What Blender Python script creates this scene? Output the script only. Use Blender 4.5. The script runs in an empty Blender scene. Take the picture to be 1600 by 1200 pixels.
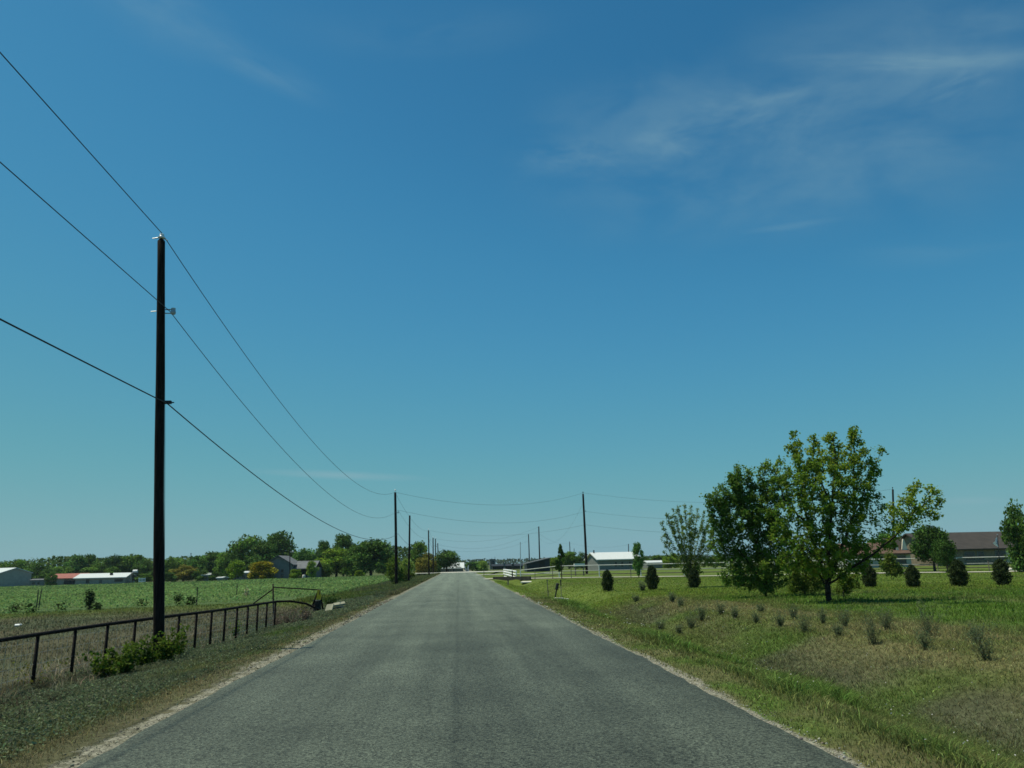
import bpy, math, random
import numpy as np
from mathutils import Vector, Matrix

rng = np.random.default_rng(7)
random.seed(7)
SC = bpy.context.scene
COL = SC.collection
R = math.radians

# ---------------------------------------------------------------- camera
F = 1200.0                      # focal length in photo pixels (1600 wide)
HC = 1.6
HAZE = .00012
_d = np.array([717 - 800, 600 - 882, -F]); _d = _d / np.linalg.norm(_d)
SLOPE = 0.0227
_w = np.array([-SLOPE, 1.0, 0.0]); _w[2] = -(_w[0] * _d[0] + _w[1] * _d[1]) / _d[2]
_w = _w / np.linalg.norm(_w)
_r = np.cross(_d, _w)
M3 = np.array([_r, _d, _w])     # camera -> world
CAM = np.array([0.0, 0.0, HC])


def ray(px, py):
    v = M3 @ np.array([px - 800.0, 600.0 - py, -F])
    return v / np.linalg.norm(v)


def project(P):
    """world points (N,3) -> photo pixels and depth"""
    q = (np.asarray(P) - CAM) @ M3      # = M3^T applied
    dz = np.maximum(-q[:, 2], 1e-3)
    return 800 + F * q[:, 0] / dz, 600 - F * q[:, 1] / dz, -q[:, 2]


def P(px, py, Y):
    """point on the view ray at distance Y along the road"""
    v = ray(px, py)
    return CAM + v * (Y / v[1])


def sm(t):
    t = np.clip(t, 0, 1)
    return t * t * (3 - 2 * t)


def _hash(ix, iy, s):
    h = np.sin(ix * 127.1 + iy * 311.7 + s * 74.7) * 43758.5453
    return h - np.floor(h)


def vn(x, y, s=0):
    x = np.asarray(x, float); y = np.asarray(y, float)
    ix = np.floor(x); iy = np.floor(y)
    fx = x - ix; fy = y - iy
    fx = fx * fx * (3 - 2 * fx); fy = fy * fy * (3 - 2 * fy)
    a = _hash(ix, iy, s); b = _hash(ix + 1, iy, s)
    c = _hash(ix, iy + 1, s); d = _hash(ix + 1, iy + 1, s)
    return (a * (1 - fx) + b * fx) * (1 - fy) + (c * (1 - fx) + d * fx) * fy


def fbm(x, y, s=0, o=3):
    t = 0; a = .5; n = 0
    for i in range(o):
        t = t + a * vn(x * 2 ** i, y * 2 ** i, s + i * 3.1); n += a; a *= .5
    return t / n


ROADL, ROADR = -3.26, 3.07
DRIVE_A, DRIVE_B = (3.0, 86.0), (52.0, 61.0)


def drive_y(x):
    return DRIVE_A[1] + (DRIVE_B[1] - DRIVE_A[1]) * (np.asarray(x) - DRIVE_A[0]) / (DRIVE_B[0] - DRIVE_A[0])


def zt(x, y):
    x = np.asarray(x, float); y = np.asarray(y, float)
    zl = -0.28 * sm((-x - 3.6) / 3.2) - 0.012 * np.clip(-x - 8, 0, 150)
    # the roadside ditch on the right; it runs in a pipe under the farm drive
    dd = np.abs(y - drive_y(x))
    cut = 1 - sm((3.6 - dd) / 1.2)
    zr = -0.55 * np.exp(-((x - 6.1) / 1.45) ** 2) * sm((x - 3.2) / 1.5) * cut - 0.03 * sm((x - 3.2) / 2)
    z = np.where(x < 0, zl, zr)
    near = np.exp(-(np.abs(y) / 60.0) ** 2)
    off = sm((np.abs(x) - 3.6) / 1.5)
    z = z + off * near * 0.10 * (fbm(x * .7, y * .7, 5) - .5) + off * .05 * (vn(x * .13, y * .13, 9) - .5)
    z = z - 0.05 * (1 - sm((np.abs(x + .1) - 2.8) / .3))       # bed under the road
    return z


def Z(x, y):
    return float(zt(np.array([x]), np.array([y]))[0])


def G(px, py):
    """where the view ray through a photo pixel meets the ground"""
    v = ray(px, py)
    z = 0.0
    for _ in range(25):
        t = (z - HC) / v[2]
        p = CAM + v * t
        z = Z(p[0], p[1])
    return np.array([p[0], p[1], z])


# ---------------------------------------------------------------- tags
def tag(o, label=None, cat=None, group=None, kind=None):
    if label: o['label'] = label
    if cat: o['category'] = cat
    if group: o['group'] = group
    if kind: o['kind'] = kind
    return o


def empty(name, loc, label, cat, group=None, rz=0.0):
    o = bpy.data.objects.new(name, None)
    o.empty_display_size = .3
    COL.objects.link(o)
    o.location = loc
    o.rotation_euler = (0, 0, rz)
    return tag(o, label, cat, group)


def dup(root, loc, scale=(1, 1, 1), rz=0.0, label=None, group=None, color=None):
    r = root.copy(); COL.objects.link(r)
    r.location = loc; r.scale = scale; r.rotation_euler = (0, 0, rz)
    if label: r['label'] = label
    if group: r['group'] = group
    if color: r.color = color
    for ch in list(root.children):
        c = ch.copy(); COL.objects.link(c); c.parent = r
        if color: c.color = color
        for g in list(ch.children):
            e = g.copy(); COL.objects.link(e); e.parent = c
    return r


# ---------------------------------------------------------------- meshes
def np_mesh(name, V, quads=None, tris=None, mat=None, parent=None, col=None, smooth=False, extra=None):
    me = bpy.data.meshes.new(name)
    V = np.asarray(V, np.float32)
    me.vertices.add(len(V)); me.vertices.foreach_set('co', V.ravel())
    parts, starts, pos = [], [], 0
    for f, k in ((quads, 4), (tris, 3)):
        if f is not None and len(f):
            f = np.asarray(f, np.int32)
            parts.append(f.ravel()); starts.append(pos + np.arange(len(f)) * k); pos += f.size
    L = np.concatenate(parts); S = np.concatenate(starts)
    me.loops.add(len(L)); me.loops.foreach_set('vertex_index', L)
    me.polygons.add(len(S)); me.polygons.foreach_set('loop_start', S.astype(np.int32))
    me.update(calc_edges=True)
    if smooth:
        me.polygons.foreach_set('use_smooth', np.ones(len(S), bool))
    if col is not None:
        a = me.color_attributes.new('col', 'FLOAT_COLOR', 'POINT')
        c = np.ones((len(V), 4), np.float32); c[:, :3] = col
        a.data.foreach_set('color', c.ravel())
    if extra:
        for k, v in extra.items():
            a = me.attributes.new(k, 'FLOAT', 'POINT')
            a.data.foreach_set('value', np.asarray(v, np.float32))
    if mat: me.materials.append(mat)
    o = bpy.data.objects.new(name, me)
    COL.objects.link(o)
    if parent: o.parent = parent
    return o


class MB:
    def __init__(s):
        s.v = []; s.f = []

    def add(s, v, f):
        n = len(s.v)
        s.v += [tuple(map(float, p)) for p in v]
        s.f += [tuple(i + n for i in q) for q in f]

    def box(s, c, d, rz=0.0, rx=0.0, ry=0.0):
        m = Matrix.Rotation(rz, 3, 'Z') @ Matrix.Rotation(ry, 3, 'Y') @ Matrix.Rotation(rx, 3, 'X')
        v = []
        for x in (-.5, .5):
            for y in (-.5, .5):
                for z in (-.5, .5):
                    v.append(m @ Vector((x * d[0], y * d[1], z * d[2])) + Vector(c))
        s.add(v, [(0, 1, 3, 2), (4, 6, 7, 5), (0, 4, 5, 1), (2, 3, 7, 6), (0, 2, 6, 4), (1, 5, 7, 3)])
        return s

    def tube(s, pts, rad, n=8, cap=True):
        pts = [Vector(p) for p in pts]
        if not hasattr(rad, '__len__'): rad = [rad] * len(pts)
        rings = []
        ref = None
        for i, p in enumerate(pts):
            a = pts[max(i - 1, 0)]; b = pts[min(i + 1, len(pts) - 1)]
            t = (b - a).normalized()
            if ref is None or abs(ref.dot(t)) > .95:
                ref = Vector((0, 0, 1)) if abs(t.z) < .9 else Vector((1, 0, 0))
            u = t.cross(ref).normalized(); w = t.cross(u)
            ref = u.cross(t) * -1 if False else ref
            rings.append([p + (u * math.cos(k * 2 * math.pi / n) + w * math.sin(k * 2 * math.pi / n)) * rad[i] for k in range(n)])
        v = [q for r_ in rings for q in r_]
        f = []
        for i in range(len(pts) - 1):
            for k in range(n):
                k2 = (k + 1) % n
                f.append((i * n + k, i * n + k2, (i + 1) * n + k2, (i + 1) * n + k))
        if cap:
            f.append(tuple(range(n - 1, -1, -1)))
            f.append(tuple((len(pts) - 1) * n + k for k in range(n)))
        s.add(v, f)
        return s

    def prism(s, poly, y0, y1):
        """polygon in x,z extruded along y"""
        n = len(poly)
        v = [(x, y0, z) for x, z in poly] + [(x, y1, z) for x, z in poly]
        f = [tuple(range(n)), tuple(range(2 * n - 1, n - 1, -1))]
        for k in range(n):
            k2 = (k + 1) % n
            f.append((k, n + k, n + k2, k2))
        s.add(v, f)
        return s

    def build(s, name, mat, parent=None, smooth=False, loc=None):
        me = bpy.data.meshes.new(name)
        me.from_pydata(s.v, [], s.f)
        me.update()
        import bmesh
        b = bmesh.new(); b.from_mesh(me)
        bmesh.ops.recalc_face_normals(b, faces=b.faces)
        b.to_mesh(me); b.free()
        if smooth:
            for p in me.polygons: p.use_smooth = True
        if mat: me.materials.append(mat)
        o = bpy.data.objects.new(name, me)
        COL.objects.link(o)
        if parent: o.parent = parent
        if loc is not None: o.location = loc
        return o


# ---------------------------------------------------------------- materials
def new_mat(name):
    m = bpy.data.materials.new(name); m.use_nodes = True
    nt = m.node_tree; nt.nodes.clear()
    out = nt.nodes.new('ShaderNodeOutputMaterial')
    return m, nt, out


def link(nt, a, b): nt.links.new(a, b)


def mat(name, c, rough=.8, var=.25, scale=3.0, bump=0.0, metal=0.0, c2=None, spec=.3, stretch=None):
    m, nt, out = new_mat(name)
    b = nt.nodes.new('ShaderNodeBsdfPrincipled')
    b.inputs['Roughness'].default_value = rough
    b.inputs['Metallic'].default_value = metal
    b.inputs['Specular IOR Level'].default_value = spec
    tc = nt.nodes.new('ShaderNodeTexCoord')
    mp = nt.nodes.new('ShaderNodeMapping')
    if stretch: mp.inputs['Scale'].default_value = stretch
    link(nt, tc.outputs['Object'], mp.inputs['Vector'])
    n = nt.nodes.new('ShaderNodeTexNoise')
    n.inputs['Scale'].default_value = scale; n.inputs['Detail'].default_value = 5
    link(nt, mp.outputs[0], n.inputs['Vector'])
    mx = nt.nodes.new('ShaderNodeMix'); mx.data_type = 'RGBA'
    k = c2 if c2 else tuple(v * (1 - var) for v in c)
    mx.inputs['A'].default_value = (*k, 1)
    mx.inputs['B'].default_value = (*(c if c2 else tuple(min(1, v * (1 + var)) for v in c)), 1)
    rp = nt.nodes.new('ShaderNodeMapRange')
    rp.inputs['From Min'].default_value = .35; rp.inputs['From Max'].default_value = .65
    link(nt, n.outputs['Fac'], rp.inputs['Value'])
    link(nt, rp.outputs[0], mx.inputs['Factor'])
    link(nt, mx.outputs['Result'], b.inputs['Base Color'])
    if bump:
        bp = nt.nodes.new('ShaderNodeBump'); bp.inputs['Strength'].default_value = bump
        bp.inputs['Distance'].default_value = .02
        link(nt, n.outputs['Fac'], bp.inputs['Height'])
        link(nt, bp.outputs[0], b.inputs['Normal'])
    link(nt, b.outputs[0], out.inputs[0])
    return m


def mat_leaf(name, trans=.35, rough=.7, spec=.08):
    """leaf colour from the per-leaf attribute, tinted by the object's own colour"""
    m, nt, out = new_mat(name)
    a = nt.nodes.new('ShaderNodeAttribute'); a.attribute_name = 'col'
    oi = nt.nodes.new('ShaderNodeObjectInfo')
    mx = nt.nodes.new('ShaderNodeMix'); mx.data_type = 'RGBA'; mx.blend_type = 'MULTIPLY'
    mx.inputs['Factor'].default_value = 1
    link(nt, a.outputs['Color'], mx.inputs['A']); link(nt, oi.outputs['Color'], mx.inputs['B'])
    b = nt.nodes.new('ShaderNodeBsdfPrincipled')
    b.inputs['Roughness'].default_value = rough
    b.inputs['Specular IOR Level'].default_value = spec
    link(nt, mx.outputs['Result'], b.inputs['Base Color'])
    t = nt.nodes.new('ShaderNodeBsdfTranslucent')
    link(nt, mx.outputs['Result'], t.inputs['Color'])
    ms = nt.nodes.new('ShaderNodeMixShader'); ms.inputs[0].default_value = trans
    link(nt, b.outputs[0], ms.inputs[1]); link(nt, t.outputs[0], ms.inputs[2])
    link(nt, ms.outputs[0], out.inputs[0])
    return m


M_LEAF = mat_leaf('leaf', .52)
M_LEAFD = mat_leaf('leaf_dense', .28)
M_GRASS = mat_leaf('grass_blade', .42, .8, .05)
M_BARK = mat('bark', (.060, .048, .038), .9, .35, 14, .6, stretch=(1, 1, .25))
M_DARKBARK = mat('dark_bark', (.028, .023, .019), .95, .35, 14, .6, stretch=(1, 1, .25), spec=.08)
M_TWIG = mat('green_twig', (.085, .085, .050), .9, .3, 10, spec=.08)
M_POLE = mat('creosote_wood', (.026, .019, .016), .85, .4, 10, .5, c2=(.009, .007, .007), stretch=(4, 4, .25), spec=.08)
M_WIRE = mat('wire_metal', (.045, .05, .055), .6, .2, 4)
M_CABLE = mat('cable_sheath', (.02, .02, .022), .6, .2, 4)
M_PIPE = mat('rusty_pipe', (.014, .010, .009), .75, .4, 9, .3, spec=.12)
M_GALV = mat('galvanized_metal', (.35, .37, .38), .45, .15, 6, metal=.6)
M_WHITE = mat('white_paint', (.72, .73, .72), .5, .08, 5)
M_WHITEROOF = mat('white_metal_roof', (.62, .64, .62), .45, .05, 3)
M_CERAMIC = mat('white_ceramic', (.78, .80, .80), .2, .05, 5, spec=.6)
M_DARKGLASS = mat('window_glass', (.02, .025, .03), .12, .2, 1, spec=.6)
M_TANWALL = mat('tan_metal_wall', (.34, .33, .28), .6, .1, 2)
M_GREYWALL = mat('grey_siding', (.17, .18, .175), .7, .1, 2)
M_BLUEGREY = mat('blue_grey_siding', (.19, .195, .19), .7, .1, 2)
M_PALEWALL = mat('pale_siding', (.36, .37, .33), .7, .08, 2)
M_REDROOF = mat('red_metal_roof', (.30, .10, .075), .7, .15, 2)
M_BROWNROOF = mat('brown_shingle_roof', (.060, .050, .044), .9, .22, 1.2, c2=(.044, .038, .034))
M_REDBROWNROOF = mat('rust_shingle_roof', (.115, .068, .048), .9, .2, 1.2)
M_GREYROOF = mat('grey_shingle_roof', (.13, .135, .145), .9, .2, 1.2)
M_BRICK = mat('brown_brick', (.20, .165, .12), .9, .25, 3)
M_STONE = mat('cream_stone', (.62, .58, .46), .85, .15, 2)
M_BLUESHED = mat('dark_blue_metal', (.022, .029, .042), .55, .2, 2)
M_CONC = mat('pale_concrete', (.55, .53, .46), .9, .18, 4, .3)
M_OLDCONC = mat('mossy_concrete', (.25, .25, .18), .9, .2, 4, .3)
M_BLACK = mat('black_plastic', (.014, .015, .016), .5, .2, 4)
M_YELLOW = mat('yellow_plate', (.80, .47, .03), .5, .12, 5)
M_GREYWOOD = mat('weathered_wood', (.16, .14, .12), .9, .3, 5, stretch=(5, 5, .4))
M_FLAG = mat('white_flag_cloth', (.78, .80, .84), .8, .05, 3)
M_DKBLUE = mat('navy_cloth', (.05, .07, .16), .8, .1, 3)
M_IRON = mat('black_iron', (.02, .02, .022), .6, .2, 3)


def ground_material():
    m, nt, out = new_mat('ground_cover')
    a = nt.nodes.new('ShaderNodeAttribute'); a.attribute_name = 'col'
    g = nt.nodes.new('ShaderNodeAttribute'); g.attribute_name = 'gravel'
    tc = nt.nodes.new('ShaderNodeTexCoord')
    n1 = nt.nodes.new('ShaderNodeTexNoise'); n1.inputs['Scale'].default_value = 9; n1.inputs['Detail'].default_value = 8
    n1.inputs['Roughness'].default_value = .7
    n2 = nt.nodes.new('ShaderNodeTexNoise'); n2.inputs['Scale'].default_value = .6; n2.inputs['Detail'].default_value = 4
    for n in (n1, n2): link(nt, tc.outputs['Object'], n.inputs['Vector'])
    r1 = nt.nodes.new('ShaderNodeMapRange'); r1.inputs['From Min'].default_value = .3; r1.inputs['From Max'].default_value = .7
    r1.inputs['To Min'].default_value = .45; r1.inputs['To Max'].default_value = 1.5
    link(nt, n1.outputs['Fac'], r1.inputs['Value'])
    r2 = nt.nodes.new('ShaderNodeMapRange'); r2.inputs['From Min'].default_value = .3; r2.inputs['From Max'].default_value = .7
    r2.inputs['To Min'].default_value = .8; r2.inputs['To Max'].default_value = 1.2
    link(nt, n2.outputs['Fac'], r2.inputs['Value'])
    mu = nt.nodes.new('ShaderNodeMath'); mu.operation = 'MULTIPLY'
    link(nt, r1.outputs[0], mu.inputs[0]); link(nt, r2.outputs[0], mu.inputs[1])
    vm = nt.nodes.new('ShaderNodeVectorMath'); vm.operation = 'SCALE'
    link(nt, a.outputs['Color'], vm.inputs[0]); link(nt, mu.outputs[0], vm.inputs['Scale'])
    # gravel: small stones in pale dust
    vo = nt.nodes.new('ShaderNodeTexVoronoi'); vo.inputs['Scale'].default_value = 38
    link(nt, tc.outputs['Object'], vo.inputs['Vector'])
    cr = nt.nodes.new('ShaderNodeMix'); cr.data_type = 'RGBA'
    cr.inputs['A'].default_value = (.085, .082, .062, 1); cr.inputs['B'].default_value = (.34, .32, .245, 1)
    sx = nt.nodes.new('ShaderNodeSeparateColor'); link(nt, vo.outputs['Color'], sx.inputs[0])
    link(nt, sx.outputs[0], cr.inputs['Factor'])
    # break the gravel strip up with noise
    n3 = nt.nodes.new('ShaderNodeTexNoise'); n3.inputs['Scale'].default_value = 3.2; n3.inputs['Detail'].default_value = 7
    n3.inputs['Roughness'].default_value = .7
    link(nt, tc.outputs['Object'], n3.inputs['Vector'])
    ad = nt.nodes.new('ShaderNodeMath'); ad.operation = 'ADD'
    link(nt, g.outputs['Fac'], ad.inputs[0]); link(nt, n3.outputs['Fac'], ad.inputs[1])
    r3 = nt.nodes.new('ShaderNodeMapRange'); r3.inputs['From Min'].default_value = .88; r3.inputs['From Max'].default_value = 1.06
    link(nt, ad.outputs[0], r3.inputs['Value'])
    mx = nt.nodes.new('ShaderNodeMix'); mx.data_type = 'RGBA'
    link(nt, r3.outputs[0], mx.inputs['Factor'])
    link(nt, vm.outputs[0], mx.inputs['A']); link(nt, cr.outputs['Result'], mx.inputs['B'])
    b = nt.nodes.new('ShaderNodeBsdfPrincipled'); b.inputs['Roughness'].default_value = .95
    b.inputs['Specular IOR Level'].default_value = .1
    link(nt, mx.outputs['Result'], b.inputs['Base Color'])
    bp = nt.nodes.new('ShaderNodeBump'); bp.inputs['Strength'].default_value = .6; bp.inputs['Distance'].default_value = .05
    link(nt, n1.outputs['Fac'], bp.inputs['Height']); link(nt, bp.outputs[0], b.inputs['Normal'])
    link(nt, b.outputs[0], out.inputs[0])
    return m


def road_material():
    m, nt, out = new_mat('chip_seal_asphalt')
    tc = nt.nodes.new('ShaderNodeTexCoord')
    sp = nt.nodes.new('ShaderNodeSeparateXYZ'); link(nt, tc.outputs['Object'], sp.inputs[0])
    # stone chips at two sizes
    v1 = nt.nodes.new('ShaderNodeTexVoronoi'); v1.inputs['Scale'].default_value = 62
    v2 = nt.nodes.new('ShaderNodeTexNoise'); v2.inputs['Scale'].default_value = 38; v2.inputs['Detail'].default_value = 6
    v2.inputs['Roughness'].default_value = .85
    n3 = nt.nodes.new('ShaderNodeTexNoise'); n3.inputs['Scale'].default_value = .55; n3.inputs['Detail'].default_value = 6
    mp = nt.nodes.new('ShaderNodeMapping'); mp.inputs['Scale'].default_value = (1.6, .07, 1)
    n4 = nt.nodes.new('ShaderNodeTexNoise'); n4.inputs['Scale'].default_value = 1.6; n4.inputs['Detail'].default_value = 4
    link(nt, tc.outputs['Object'], mp.inputs[0]); link(nt, mp.outputs[0], n4.inputs['Vector'])
    for n in (v1, v2, n3): link(nt, tc.outputs['Object'], n.inputs['Vector'])

    def rng_(src, a, b, c, d):
        r = nt.nodes.new('ShaderNodeMapRange')
        r.inputs['From Min'].default_value = a; r.inputs['From Max'].default_value = b
        r.inputs['To Min'].default_value = c; r.inputs['To Max'].default_value = d
        link(nt, src, r.inputs['Value']); return r.outputs[0]

    def mul(a, b):
        k = nt.nodes.new('ShaderNodeMath'); k.operation = 'MULTIPLY'
        link(nt, a, k.inputs[0]); link(nt, b, k.inputs[1]); return k.outputs[0]

    sc = nt.nodes.new('ShaderNodeSeparateColor'); link(nt, v1.outputs['Color'], sc.inputs[0])
    f = mul(rng_(sc.outputs[0], 0, 1, .30, 1.75), rng_(v2.outputs['Fac'], .3, .7, .35, 1.65))
    f = mul(f, rng_(n3.outputs['Fac'], .3, .7, .82, 1.18))
    f = mul(f, rng_(n4.outputs['Fac'], .3, .7, .84, 1.16))
    # the newer seal on the near right lane: it ends in a ragged cross joint and a joint along the middle
    wob = nt.nodes.new('ShaderNodeTexNoise'); wob.inputs['Scale'].default_value = 1.3; wob.inputs['Detail'].default_value = 4
    link(nt, tc.outputs['Object'], wob.inputs['Vector'])
    wy = nt.nodes.new('ShaderNodeMath'); wy.operation = 'MULTIPLY_ADD'; wy.inputs[1].default_value = 2.6
    link(nt, wob.outputs['Fac'], wy.inputs[0]); link(nt, sp.outputs['Y'], wy.inputs[2])
    wx = nt.nodes.new('ShaderNodeMath'); wx.operation = 'MULTIPLY_ADD'; wx.inputs[1].default_value = .07
    link(nt, wob.outputs['Fac'], wx.inputs[0]); link(nt, sp.outputs['X'], wx.inputs[2])
    mr = mul(rng_(wx.outputs[0], -.05, .01, 0, 1), rng_(wx.outputs[0], .2, 3.0, 1, .35))
    my = rng_(wy.outputs[0], 18.6, 20.6, 1, 0)
    patch = mul(mr, my)
    f = mul(f, rng_(patch, 0, 1, 1.04, .85))
    jt = nt.nodes.new('ShaderNodeMath'); jt.operation = 'SUBTRACT'; jt.inputs[1].default_value = 20.0
    link(nt, wy.outputs[0], jt.inputs[0])
    ja = nt.nodes.new('ShaderNodeMath'); ja.operation = 'ABSOLUTE'; link(nt, jt.outputs[0], ja.inputs[0])
    f = mul(f, rng_(ja.outputs[0], .1, .8, .86, 1.0))
    near = rng_(wy.outputs[0], 17.5, 21.5, .88, 1.0)
    f = mul(f, near)
    f = mul(f, rng_(sp.outputs['Y'], 5.0, 75.0, .80, 1.50))  # colour grows paler with distance, standing in for grazing sheen
    # the seam itself
    sa = nt.nodes.new('ShaderNodeMath'); sa.operation = 'ABSOLUTE'
    sb = nt.nodes.new('ShaderNodeMath'); sb.operation = 'ADD'; sb.inputs[1].default_value = .02
    link(nt, wx.outputs[0], sb.inputs[0]); link(nt, sb.outputs[0], sa.inputs[0])
    f = mul(f, rng_(sa.outputs[0], .01, .08, .85, 1.0))
    # wheel tracks polished a little paler
    for cx in (-2.3, -.95, .85, 2.2):
        s1 = nt.nodes.new('ShaderNodeMath'); s1.operation = 'SUBTRACT'; s1.inputs[1].default_value = cx
        link(nt, sp.outputs['X'], s1.inputs[0])
        s2 = nt.nodes.new('ShaderNodeMath'); s2.operation = 'ABSOLUTE'; link(nt, s1.outputs[0], s2.inputs[0])
        f = mul(f, rng_(s2.outputs[0], .1, .55, 1.13, .98))
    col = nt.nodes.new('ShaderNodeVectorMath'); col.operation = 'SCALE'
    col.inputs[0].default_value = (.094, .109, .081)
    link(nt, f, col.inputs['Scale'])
    b = nt.nodes.new('ShaderNodeBsdfPrincipled'); b.inputs['Roughness'].default_value = .62
    b.inputs['Specular IOR Level'].default_value = .18
    link(nt, col.outputs[0], b.inputs['Base Color'])
    bp = nt.nodes.new('ShaderNodeBump'); bp.inputs['Strength'].default_value = .8; bp.inputs['Distance'].default_value = .012
    link(nt, v1.outputs['Distance'], bp.inputs['Height']); link(nt, bp.outputs[0], b.inputs['Normal'])
    link(nt, b.outputs[0], out.inputs[0])
    return m


# ---------------------------------------------------------------- ground colour zones (albedo)
def mixc(a, b, t):
    return a + (b - a) * np.clip(t, 0, 1)[:, None]


C_ = lambda *v: np.array(v, float)
K_LAWN = C_(.105, .142, .026)
K_ROUGH = C_(.066, .112, .018)
K_OLIVE = C_(.098, .108, .038)
K_STRAW = C_(.138, .132, .058)
K_DITCH = C_(.078, .084, .045)
K_VERGE = C_(.070, .084, .046)
K_BROWN = C_(.088, .078, .042)
K_PAST = C_(.082, .077, .044)
K_SOIL = C_(.070, .110, .038)
K_CROP = C_(.076, .118, .040)
K_FAR = C_(.080, .10, .036)


def crop_far(x):
    return 140 + .54 * np.maximum(0, -x - 13)


def crop_mask(x, y):
    near = 45 + 2.0 * (vn(x * .25, y * 0, 3) - .5)
    near = near + np.clip((x + 14) * 1.1, 0, 9)
    return sm((y - near) / 1.5) * sm((-x - 8.2) / .8) * sm((crop_far(x) - y) / 2)


def zone_color(x, y):
    x = np.asarray(x, float); y = np.asarray(y, float)
    nb = fbm(x * .45, y * .22, 1); ns = fbm(x * 1.7, y * 1.2, 2)
    w = (nb - .5) * 1.8
    # left
    cl = np.tile(K_VERGE, (len(x), 1))
    cl = mixc(cl, K_BROWN * 1.15, sm((ns - .48) * 4) * .75 * sm((x + 4.7 + w) / .9))
    cl = mixc(cl, K_OLIVE * .95, sm((fbm(x * .8, y * .35, 18) - .50) * 6) * .6)
    cl = mixc(cl, K_ROUGH * .9, sm((nb - .55) * 6) * .6)
    cl = mixc(cl, K_BROWN * 1.05, sm((x + 4.25 + w * .3) / .5) * .65)
    past = mixc(np.tile(K_PAST, (len(x), 1)), K_VERGE * .9, sm((nb - .5) * 5) * .7)
    past = mixc(past, K_LAWN * .8, sm((y - 36 + w * 3) / 8) * .7)
    cl = mixc(cl, past, sm((-x - 6.3 + w * .5) / .8) * (1 - sm((y - 52) / 12)))
    cl = mixc(cl, K_SOIL, crop_mask(x, y))
    cl = mixc(cl, K_FAR * .9, sm((y - 52) / 12) * sm((x + 8.5) / 1.5) * .6)
    # right: soft, patchy changes away from the road
    w2 = (fbm(x * .30, y * .16, 14) - .5) * 5 + (ns - .5) * 1.6
    pt = fbm(x * .9, y * .5, 15)
    cr = mixc(np.tile(K_ROUGH, (len(x), 1)), K_OLIVE, sm((pt - .42) * 4))
    cr = mixc(cr, K_STRAW * .85, sm((ns - .34) * 5) * .85 * (1 - sm((x - 3.85 - w2 * .12) / .6)))
    dit = mixc(mixc(np.tile(K_DITCH, (len(x), 1)), K_ROUGH, sm((pt - .36) * 3) * .8), K_OLIVE, sm((nb - .40) * 3) * .7)
    cr = mixc(cr, dit, sm((x - 4.6 + w2 * .5) / 2.0))
    st = mixc(np.tile(K_STRAW, (len(x), 1)), K_OLIVE, sm((pt - .40) * 5) * .8)
    st = mixc(st, K_ROUGH, sm((nb - .46) * 3) * .6)
    cr = mixc(cr, st, sm((x - 6.6 + w2 * .6) / 2.2))
    cr = mixc(cr, K_ROUGH, sm((x - 10.2 + w * 1.6) / 1.8))
    cr = mixc(cr, K_OLIVE, sm((x - 10) / 1) * sm((pt - .5) * 5) * .6)
    lawn = mixc(np.tile(K_LAWN, (len(x), 1)), K_ROUGH, sm((ns - .5) * 4) * .45)
    lawn = mixc(lawn, K_STRAW * .7, sm((nb - .6) * 6) * .35)
    cr = mixc(cr, lawn, sm((y - 33 + w * 2 - np.clip((9 - x) * .6, 0, 4)) / 5))
    c = np.where((x < 0)[:, None], cl, cr)
    far = sm((y - 150) / 60)
    c = mixc(c, K_FAR, far * np.where(x > -8, 1, sm((y - crop_far(x)) / 20)))
    return c


def gravel_mask(x, y):
    wl = .42 + .40 * (fbm(y * .35, y * 0, 11) - .3)
    left = sm((x + 3.38 + wl) / .45) * (x < 0) * .88
    wr = .12 + .42 * np.clip(fbm(y * .5, y * 0 + 3, 12) - .30, 0, 1)
    right = sm((3.12 + wr - x) / .16) * (x > 0)
    return np.maximum(left, right) * .62


# ---------------------------------------------------------------- setting: ground, road, drive
def axis(stops):
    v = []
    for a, b, s in stops:
        v += list(np.arange(a, b, s))
    v.append(stops[-1][1])
    return np.array(v)


xs = axis([(-3500, -400, 500), (-400, -130, 45), (-130, -30, 5), (-30, -9, 1.0), (-9, -2.6, .16), (-2.6, 2.6, 1.3), (2.6, 12, .16),
           (12, 30, 1.0), (30, 110, 5), (110, 400, 45), (400, 3500, 500)])
ys = axis([(-60, 0, 6), (0, 40, .4), (40, 100, 1.5), (100, 240, 5), (240, 800, 40), (800, 5000, 400)])
XX, YY = np.meshgrid(xs, ys)
vx, vy = XX.ravel(), YY.ravel()
V = np.stack([vx, vy, zt(vx, vy)], 1)
nx, ny = len(xs), len(ys)
ii = (np.arange(ny - 1)[:, None] * nx + np.arange(nx - 1)[None, :]).ravel()
Q = np.stack([ii, ii + 1, ii + nx + 1, ii + nx], 1)
gr = np_mesh('ground', V, Q, mat=ground_material(), col=zone_color(vx, vy), smooth=True,
             extra={'gravel': gravel_mask(vx, vy)})
tag(gr, kind='structure')

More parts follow.
